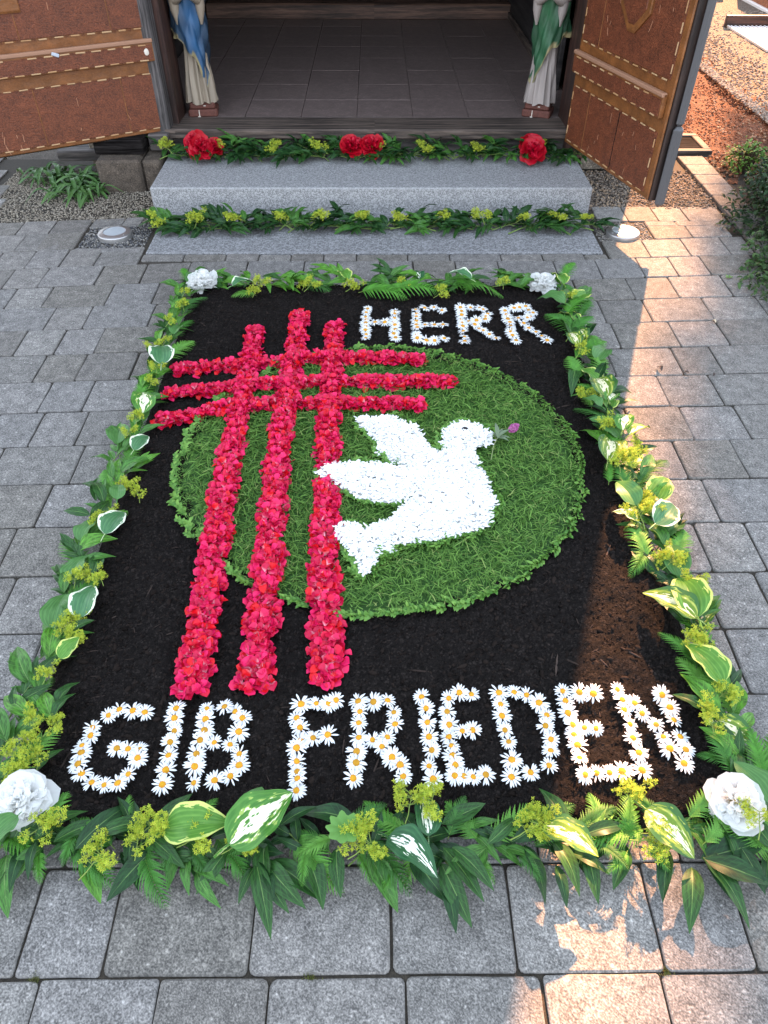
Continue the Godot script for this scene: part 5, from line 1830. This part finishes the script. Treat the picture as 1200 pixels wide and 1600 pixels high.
	if s > 0.0:
		var pl2 := part_poly([Vector2(-0.024, 0.03), Vector2(0.024, 0.03), Vector2(0.1, 0.1), Vector2(0.1, 0.29), Vector2(0.024, 0.35), Vector2(-0.024, 0.35), Vector2(-0.1, 0.29), Vector2(-0.1, 0.1)], 0.016, s)
		put("plaque_field", pl2, M.leather, d, Transform3D(Basis.IDENTITY, Vector3(pu, 0.61, 0.009 * s)))
		for k in 16:
			var B := Buf.new()
			B.box(Vector3.ZERO, Vector3(0.007, rnd(0.018, 0.034), 0.006), 0.002)
			put("carving", B.mesh(), M.leather_edge, d, Transform3D(Basis(Vector3.BACK, rnd(-0.6, 0.6)), Vector3(pu - 0.06 + 0.016 * (k % 8) + rnd(-0.004, 0.004), 0.61 + 0.15 + 0.05 * (k / 8), 0.027 * s)))
	else:
		var C := Buf.new()
		C.blob(Vector3.ZERO, Vector3(0.014, 0.016, 0.003), 9, 5)
		for k in C.v.size():
			C.v[k] *= Vector3(rnd(0.7, 1.2), rnd(0.7, 1.2), 1)
		put("paint_chip", C.mesh(), M.chip, d, Transform3D(Basis.IDENTITY, Vector3(0.04, 0.395, -0.031)))
		var C2 := Buf.new()
		C2.box(Vector3.ZERO, Vector3(0.036, 0.016, 0.006), 0.003, Color(0.5, 0.55, 0.62), Basis(Vector3.BACK, 0.4))
		put("tape_scrap", C2.mesh(), M.paint, d, Transform3D(Basis.IDENTITY, Vector3(0.49, 0.43, -0.034)))

func part_poly(pts: Array, depth: float, s: float) -> ArrayMesh:
	var B := Buf.new()
	var c := Vector2.ZERO
	for p in pts:
		c += p / pts.size()
	var n := pts.size()
	for k in n:
		var a: Vector2 = pts[k]
		var b: Vector2 = pts[(k + 1) % n]
		var ai := a.lerp(c, 0.05)
		var bi := b.lerp(c, 0.05)
		var o := Vector3((a + b).x * 0.5 - c.x, (a + b).y * 0.5 - c.y, 0)
		var f := depth * s
		B.quad(Vector3(a.x, a.y, 0), Vector3(b.x, b.y, 0), Vector3(b.x, b.y, f * 0.7), Vector3(a.x, a.y, f * 0.7), o)
		B.quad(Vector3(a.x, a.y, f * 0.7), Vector3(b.x, b.y, f * 0.7), Vector3(bi.x, bi.y, f), Vector3(ai.x, ai.y, f), o * 0.2 + Vector3(0, 0, s))
		B.tri(Vector3(ai.x, ai.y, f), Vector3(bi.x, bi.y, f), Vector3(c.x, c.y, f), Vector3(0, 0, s))
	return B.mesh()
# ------------------------------------------------------------------ statues
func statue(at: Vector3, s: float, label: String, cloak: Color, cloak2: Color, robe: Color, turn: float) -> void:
	var t := thing("painted_statue", label, "statue", Transform3D(Basis(Vector3.UP, turn).scaled_local(Vector3(1.08, 1.13, 1.08)), at), "painted statues flanking the doorway")
	var P := Buf.new()
	P.box(Vector3(0, 0.017, 0), Vector3(0.152, 0.034, 0.128), 0.006)
	P.box(Vector3(0, 0.048, -0.002), Vector3(0.132, 0.03, 0.11), 0.007)
	put("plinth", P.mesh(), mat(Color(0.34, 0.12, 0.09), 0.7, M.paver_tex, 5.0), t)
	for k in 3:
		var C := Buf.new()
		C.box(Vector3([-0.02, -0.022, 0.012][k], [0.02, 0.003, 0.05][k], [0.0645, 0.0655, 0.0545][k]), Vector3([0.004, 0.014, 0.012][k], [0.028, 0.005, 0.004][k], 0.0015), 0.0007)
		put("paint_chip", C.mesh(), M.chip, t)
	# the robe: rings from hem to neck with folds that deepen downwards
	var R := Buf.new()
	var rr := []
	var cc := []
	for a in 44:
		var f := a / 43.0
		var y := 0.062 + f * 0.665
		var wx := lerpf(0.064, 0.05, smoothstep(0.0, 0.45, f)) + 0.020 * smoothstep(0.6, 0.9, f) - 0.05 * smoothstep(0.93, 1.0, f)
		var wz := lerpf(0.052, 0.04, smoothstep(0.0, 0.45, f)) + 0.004 * smoothstep(0.6, 0.85, f) - 0.02 * smoothstep(0.93, 1.0, f)
		var ring := []
		var cr := []
		for b in 72:
			var th := -TAU * b / 72.0
			var fold := absf(sin(th * 5.5 + 0.9 * sin(y * 9.0 + th) + s)) - 0.55
			var fold2 := sin(th * 17.0 + y * 6.0)
			var am := lerpf(0.022, 0.005, smoothstep(0.0, 0.6, f))
			var r := 1.0 + (fold * am + fold2 * am * 0.22) / 0.055 + 0.16 * pow(1.0 - f, 8.0)
			ring.append(Vector3(sin(th) * wx * r, y + 0.006 * sin(th * 6.0) * pow(1.0 - f, 10.0), cos(th) * wz * r + 0.008 * pow(1.0 - f, 4.0)))
			cr.append(robe * (0.92 + 0.1 * sin(th * 3.0 + y * 20.0)))
		rr.append(ring)
		cc.append(cr)
	R.rows(rr, cc, true)
	put("robe", R.mesh(), M.paint, t)
	# the mantle: a thick shell with a slanting hem that ends in a tail
	var K := Buf.new()
	var kr := []
	var kc := []
	var N := 80
	for shell in [1, 0]:
		for a in 30:
			var f := a / 29.0
			if shell == 0:
				f = 1.0 - f
			var ring := []
			var cr := []
			for b in N:
				var th := -TAU * b / N
				var sx := sin(th) * s
				var hem := 0.275 - 0.085 * sx - 0.075 * exp(-pow((wrapf(th * s - 0.75, -PI, PI)) * 2.6, 2.0)) + 0.012 * sin(th * 7.0)
				var y := lerpf(hem, 0.715, f)
				var q := (y - 0.2) / 0.5
				var wx := lerpf(0.066, 0.062, q) + 0.018 * sin(PI * clampf(q * 0.9, 0, 1)) - 0.05 * smoothstep(0.9, 1.0, f)
				var wz := lerpf(0.058, 0.052, q) + 0.006 * sin(PI * clampf(q, 0, 1)) - 0.025 * smoothstep(0.9, 1.0, f)
				var slant := sin(th * 4.0 * s + y * 24.0) * 0.5 + absf(sin(th * 3.0 * s - y * 17.0 + 0.6)) - 0.5
				var r := 1.0 + (slant + 0.35 * sin(th * 13.0 * s + y * 31.0)) * 0.2 * (1.0 - 0.5 * f) + (0.09 * exp(-pow((y - hem) * 28.0, 2.0))) - (0.0 if shell == 1 else 0.1)
				ring.append(Vector3(sin(th) * wx * r - 0.012 * s * (1.0 - f), y, cos(th) * wz * r))
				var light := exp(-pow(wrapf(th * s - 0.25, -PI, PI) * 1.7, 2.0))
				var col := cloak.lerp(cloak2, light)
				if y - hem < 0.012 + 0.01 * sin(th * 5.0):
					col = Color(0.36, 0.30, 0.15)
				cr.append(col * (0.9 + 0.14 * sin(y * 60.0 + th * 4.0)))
			kr.append(ring)
			kc.append(cr)
	K.rows(kr, kc, true)
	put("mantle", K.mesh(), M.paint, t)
	# head, neck and joined hands as one body
	var skin := Color(0.52, 0.30, 0.21)
	var F := Buf.new()
	var hr := []
	for a in 24:
		var f := a / 23.0
		var y := 0.70 + 0.165 * f
		var w := 0.021 if f < 0.25 else 0.039 * pow(maxf(0.0, sin(PI * clampf((f - 0.25) / 0.75 * 0.86 + 0.14, 0, 1))), 0.6) + 0.0005
		var ring := []
		for b in 32:
			var th := -TAU * b / 32.0
			var nose := 0.012 * exp(-pow(wrapf(th, -PI, PI) * 4.5, 2.0)) * exp(-pow((f - 0.55) * 9.0, 2.0))
			var eye := -0.004 * exp(-pow((absf(wrapf(th, -PI, PI)) - 0.42) * 6.0, 2.0)) * exp(-pow((f - 0.64) * 16.0, 2.0))
			ring.append(Vector3(sin(th) * w * 0.92, y, cos(th) * (w * 1.05 + nose + eye) + 0.006))
		hr.append(ring)
	F.rows(hr, [], true)
	for h in [-1.0, 1.0]:
		F.tube([Vector3(h * 0.03, 0.505, 0.066), Vector3(h * 0.012, 0.53, 0.082), Vector3(h * 0.007, 0.56, 0.088)], [0.012, 0.013, 0.01], 8)
		for k in 4:
			var z := 0.078 + k * 0.0062
			F.tube([Vector3(h * 0.007, 0.556, z), Vector3(h * 0.005, 0.578, z - 0.001), Vector3(h * 0.002, 0.6 - absf(k - 1.4) * 0.005, z - 0.003)], [0.0034, 0.0032, 0.002], 6)
		F.tube([Vector3(h * 0.012, 0.54, 0.076), Vector3(h * 0.009, 0.562, 0.068), Vector3(h * 0.004, 0.575, 0.067)], [0.004, 0.0036, 0.0022], 6)
	for k in F.c.size():
		F.c[k] = skin
	put("figure", F.mesh(), M.paint, t)
	var A := Buf.new()
	for h in [-1.0, 1.0]:
		A.tube([Vector3(h * 0.058, 0.68, 0.0), Vector3(h * 0.082, 0.6, 0.012), Vector3(h * 0.078, 0.52, 0.035), Vector3(h * 0.05, 0.505, 0.062), Vector3(h * 0.02, 0.525, 0.08)], [0.024, 0.03, 0.032, 0.03, 0.02], 14, robe * 0.95)
		A.tube([Vector3(h * 0.062, 0.52, 0.05), Vector3(h * 0.062, 0.46, 0.055), Vector3(h * 0.058, 0.40, 0.052)], [0.027, 0.022, 0.006], 12, robe * 0.9)
	put("sleeves", A.mesh(), M.paint, t)
	var V := Buf.new()
	var vr := []
	for a in 16:
		var f := a / 15.0
		var y := 0.66 + 0.215 * f
		var ring := []
		for b in 24:
			var th := lerpf(-PI + 0.75, PI - 0.75, b / 23.0) + PI
			var w := lerpf(0.062, 0.05, f) * sqrt(maxf(0.0, 1.0 - pow(f, 5.0))) + 0.001
			ring.append(Vector3(sin(th) * w * (1.0 + 0.04 * sin(th * 9.0)), y, cos(th) * w * 1.05 - 0.002))
		vr.append(ring)
	V.rows(vr)
	for k in V.c.size():
		V.c[k] = cloak if s > 0.0 else robe * 0.8
	put("veil", V.mesh(), M.paint, t)

# ------------------------------------------------------------------ shrubs, weeds, tree
func shrub(called: String, label: String, category: String, ctr: Vector3, rad: Vector3, n: int, size: float, cols: Array, sd: int) -> void:
	rng.seed = sd
	var t := thing(called, label, category, Transform3D(Basis.IDENTITY, Vector3(ctr.x, 0, ctr.z)))
	var S := Buf.new()
	var tips := []
	for k in 26:
		var a := rnd(0, TAU)
		var e := rnd(0.1, 1.2)
		var tip := Vector3(cos(a) * sin(e) * rad.x, cos(e) * rad.y * 1.1, sin(a) * sin(e) * rad.z) * rnd(0.75, 1.12) + Vector3(0, ctr.y * 0.3, 0)
		S.tube([Vector3(cos(a) * 0.03, 0, sin(a) * 0.03), tip * 0.5 + Vector3(0, 0.04, 0), tip], [0.007, 0.005, 0.002], 5, Color(0.09, 0.06, 0.04))
		tips.append(tip)
	put("stem", S.mesh(), M.disc, t)
	var protos := []
	for k in 5:
		protos.append(blade(size * rnd(0.8, 1.2), size * rnd(0.38, 0.52), {a = 0.85, b = 0.8, fold = rnd(0.1, 0.5), arch = 0.1, droop = rnd(0, 0.3), nu = 2, nv = 5, wave = 0.02}, pick(cols)))
	var L := Buf.new()
	for k in n:
		var p: Vector3
		if k % 3:
			var a := rnd(0, TAU)
			var e := acos(rnd(-0.1, 1.0))
			var lump := 1.0 + 0.16 * sin(a * 3.0 + sd) + 0.12 * sin(e * 7.0 + a * 5.0)
			p = Vector3(cos(a) * sin(e) * rad.x, cos(e) * rad.y, sin(a) * sin(e) * rad.z) * lump * pow(rnd(0.35, 1.0), 0.45)
		else:
			p = (tips[rng.randi() % tips.size()] as Vector3) * rnd(0.7, 1.08) + Vector3(rnd(-1, 1), rnd(-1, 1), rnd(-1, 1)) * size * 0.7
		p.y = maxf(p.y, 0.015)
		L.append(protos[rng.randi() % 5], Transform3D(Basis(Vector3.UP, rnd(0, TAU)) * Basis(Vector3.RIGHT, rnd(-0.4, 0.9)) * Basis(Vector3.BACK, rnd(-0.6, 0.6)), p), Color.WHITE * rnd(0.8, 1.25))
	var f := put("foliage", L.mesh(), M.foliage, t)
	f.set_meta("kind", "stuff")

func weeds() -> void:
	var meshes := []
	for k in 6:
		var g := Color(0.055, 0.13, 0.035).lerp(Color(0.1, 0.2, 0.055), rng.randf())
		meshes.append(blade(1.0, rnd(0.11, 0.16), {a = 0.9, b = 0.7, fold = 0.5, arch = rnd(0.15, 0.35), droop = rnd(0.25, 0.6), nu = 4, nv = 9, wave = 0.05, bend = rnd(-0.15, 0.15)}, g).mesh())
	var spots := [[Vector3(-1.72, 0, -4.27), 70, 0.19, "large clump of strap-leaved weeds under the left door leaf"], [Vector3(-1.62, 0, -4.12), 60, 0.16, "spreading green weed clump on the pale gravel beside the foundation stone"], [Vector3(-1.93, 0, -4.4), 20, 0.18, "small weed clump at the far left under the door's edge"]]
	for q in spots:
		var t := thing("weed_clump", q[3], "weed", Transform3D(Basis.IDENTITY, q[0]), "weeds under the left door leaf")
		for k in q[1]:
			var l: float = q[2] * rnd(0.55, 1.05)
			put("leaf", meshes[rng.randi() % 6], M.foliage, t, Transform3D((Basis(Vector3.UP, rnd(0, TAU)) * Basis(Vector3.RIGHT, rnd(-0.1, 0.6))).scaled_local(Vector3(l, l, l)), Vector3(rnd(-0.12, 0.12), 0.0, rnd(-0.08, 0.08))))

func tree() -> void:
	rng.seed = 77
	var t := thing("tree", "tall broad-leaved tree standing behind the path right of the chapel", "tree", Transform3D(Basis.IDENTITY, Vector3(8.12, 0, -15.2)))
	var T := Buf.new()
	T.tube([Vector3.ZERO, Vector3(0.05, 2.5, 0), Vector3(-0.05, 5.5, 0.1), Vector3(0.1, 9.5, 0)], [0.32, 0.24, 0.19, 0.08], 12, Color(0.1, 0.075, 0.055))
	for k in 14:
		var a := rnd(0, TAU)
		var y := rnd(5.2, 9.0)
		var l := rnd(1.4, 2.2)
		T.tube([Vector3(0, y, 0), Vector3(cos(a) * l * 0.5, y + 0.5, sin(a) * l * 0.5), Vector3(cos(a) * l, y + 1.2, sin(a) * l)], [0.09, 0.06, 0.02], 7, Color(0.1, 0.075, 0.055))
	put("trunk", T.mesh(), M.disc, t)
	var C := Buf.new()
	for k in 9:
		var lf := blade(rnd(0.12, 0.17), rnd(0.08, 0.11), {a = 0.8, b = 0.7, fold = 0.2, nu = 2, nv = 4, wave = 0.0}, Color(0.05, 0.12, 0.02).lerp(Color(0.09, 0.18, 0.03), rng.randf()))
		C.append(lf, Transform3D(Basis(Vector3.UP, rnd(0, TAU)) * Basis(Vector3.RIGHT, rnd(-0.6, 0.6)), Vector3(rnd(-0.14, 0.14), rnd(-0.12, 0.12), rnd(-0.14, 0.14))))
	var pl := []
	var tn := []
	for k in 9000:
		var a := rnd(0, TAU)
		var e := acos(rnd(-1, 1))
		var lump := 1.0 + 0.04 * sin(a * 4.0) * sin(e * 5.0) + 0.03 * sin(a * 9.0 + e * 7.0)
		var r := pow(rng.randf(), 0.42) * lump
		pl.append(Transform3D(Basis(Vector3.UP, rnd(0, TAU)), Vector3(cos(a) * pow(sin(e), 0.3) * 2.3 * r - 0.17 + 0.13 * (cos(e) * 3.6 + 2.6), 10.4 + cos(e) * 3.6 * r, sin(a) * pow(sin(e), 0.3) * 2.1 * r)))
		tn.append(Color.WHITE * rnd(0.8, 1.2))
	scatter("crown", C.mesh(), M.foliage, pl, tn, t)

func litter() -> void:
	# a few loose bits lying about
	for q in [[1.09, -2.36, 0.03, "small dry leaf on the sunlit pavers, leftmost of three", 0.3], [1.19, -2.34, 0.022, "small dry leaf on the sunlit pavers, middle of three", 1.3], [1.29, -2.34, 0.02, "small dry leaf on the sunlit pavers, rightmost of three", 2.3], [1.42, -2.72, 0.022, "pale petal scrap on the pavers right of HERR", 0.6]]:
		var pale: bool = "pale" in q[3]
		tag(put("dry_leaf", blade(q[2], q[2] * 0.6, {fold = 0.6, arch = 0.3}, Color(0.6, 0.5, 0.35) if pale else Color(0.07, 0.05, 0.04)).mesh(), M.foliage, self, Transform3D(Basis(Vector3.UP, q[4]), Vector3(q[0], 0.004, q[1]))), q[3], "leaf")
	for q in [[-0.86, -1.39, "dropped green leaf scrap on the pavers left of the carpet"], [-0.83, -0.98, "pale green twig scrap on the pavers near the G"], [0.63, -0.9, "fallen yellow leaf scrap on the soil"], [1.63, -3.12, "trailing green shoot on the paver by the shrubs"]]:
		tag(put("leaf_scrap", shapes["box_%d" % (rng.randi() % 6)], M.box, self, Transform3D(Basis(Vector3.UP, rnd(0, TAU)).scaled_local(Vector3(0.024, 0.024, 0.024)), Vector3(q[0], 0.004, q[1]))), q[2], "leaf scrap")

func moss() -> void:
	var where := [[-0.63, -0.375, "small moss tuft in the joint at the lower left of the pavement"], [-0.125, -0.373, "small moss tuft in the joint between pavers below the middle of the carpet"], [0.535, -0.372, "small moss tuft in the paver joint at the lower right"], [-0.13, -0.25, "moss line in the joint at the bottom edge of the picture"]]
	for q in where:
		var B := Buf.new()
		for k in 160:
			var p := Vector3(rnd(-1, 1) * (0.006 if k % 3 else 0.022), -0.004, rnd(-1, 1) * (0.03 if q[1] > -0.3 else 0.008))
			var a := rnd(0, TAU)
			var tip := p + Vector3(cos(a) * 0.004, rnd(0.003, 0.008), sin(a) * 0.004)
			B.tri(p + Vector3(0.0008, 0, 0), p - Vector3(0.0008, 0, 0.0005), tip, Vector3.UP, Color(0.10, 0.13, 0.03).lerp(Color(0.17, 0.16, 0.06), rng.randf()))
		tag(put("moss_tuft", B.mesh(), M.foliage, self, Transform3D(Basis.IDENTITY, Vector3(q[0], 0.0, q[1]))), q[2], "moss", "moss tufts in the paver joints")

func _ready() -> void:
	rng.seed = 20240530
	# camera
	var cam := Camera3D.new()
	cam.name = "camera"
	add_child(cam)
	cam.transform = Transform3D(Basis(Vector3.UP, -0.0147) * Basis(Vector3.RIGHT, -0.7699) * Basis(Vector3.BACK, 0.006), Vector3(0, 1.55, 0))
	cam.fov = rad_to_deg(2.0 * atan(800.0 / 1140.0))
	cam.near = 0.05
	cam.far = 400.0
	cam.current = true
	# sky
	var env := Environment.new()
	env.background_mode = Environment.BG_SKY
	var sky := Sky.new()
	var sm := ProceduralSkyMaterial.new()
	sm.sky_top_color = Color(0.61, 0.66, 0.73)
	sm.sky_horizon_color = Color(0.90, 0.91, 0.93)
	sm.sky_curve = 0.18
	sm.ground_bottom_color = Color(0.32, 0.30, 0.28)
	sm.ground_horizon_color = Color(0.62, 0.62, 0.62)
	sm.energy_multiplier = 0.75
	sky.sky_material = sm
	env.sky = sky
	env.background_energy_multiplier = 1.0
	env.tonemap_mode = Environment.TONE_MAPPER_LINEAR
	env.tonemap_exposure = 6.7
	env.sdfgi_enabled = true
	env.ssao_enabled = true
	env.ssil_enabled = true
	var we := WorldEnvironment.new()
	we.name = "world_environment"
	we.environment = env
	add_child(we)
	# sun: low, from behind the chapel and to the right
	var sun := DirectionalLight3D.new()
	sun.name = "sun"
	add_child(sun)
	sun.basis = Basis.looking_at(-Vector3(0.35, 0.655, -1.0).normalized(), Vector3.UP)
	sun.light_energy = 1.4
	sun.light_color = Color(1.0, 0.73, 0.52)
	sun.light_angular_distance = 0.8
	sun.shadow_enabled = true

	materials()
	plant_shapes()
	pavement()
	chapel()
	step_and_lights()
	drain_and_mat()
	soil()
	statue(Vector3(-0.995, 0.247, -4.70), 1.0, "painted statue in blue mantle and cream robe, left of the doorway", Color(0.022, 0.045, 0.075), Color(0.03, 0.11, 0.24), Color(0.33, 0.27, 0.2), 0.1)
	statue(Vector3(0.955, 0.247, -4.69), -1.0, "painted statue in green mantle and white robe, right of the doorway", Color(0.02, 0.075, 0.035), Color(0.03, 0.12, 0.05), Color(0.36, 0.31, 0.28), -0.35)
	tree()
	shrub("evergreen_shrub", "dark glossy evergreen shrub at the right beside the pavement", "shrub", Vector3(2.36, 0.1, -3.75), Vector3(0.5, 0.42, 0.6), 8000, 0.034, [Color(0.022, 0.05, 0.016), Color(0.035, 0.075, 0.02), Color(0.05, 0.1, 0.03), Color(0.03, 0.06, 0.025)], 31)
	shrub("trailing_shrub", "low trailing shrub spilling onto the pavers at the right", "shrub", Vector3(2.06, 0.05, -3.08), Vector3(0.42, 0.16, 0.46), 3600, 0.03, [Color(0.03, 0.065, 0.018), Color(0.05, 0.1, 0.028), Color(0.07, 0.13, 0.035)], 32)
	shrub("herb_plant", "light green leafy plant at the end of the edging stones", "plant", Vector3(2.2, 0.05, -4.52), Vector3(0.14, 0.12, 0.12), 420, 0.03, [Color(0.09, 0.21, 0.03), Color(0.13, 0.26, 0.04)], 33)
	rng.seed = 5
	weeds()
	grass_and_dove()
	red_petals()
	daisies()
	border()
	label_laid()
	peonies()
	litter()
	moss()
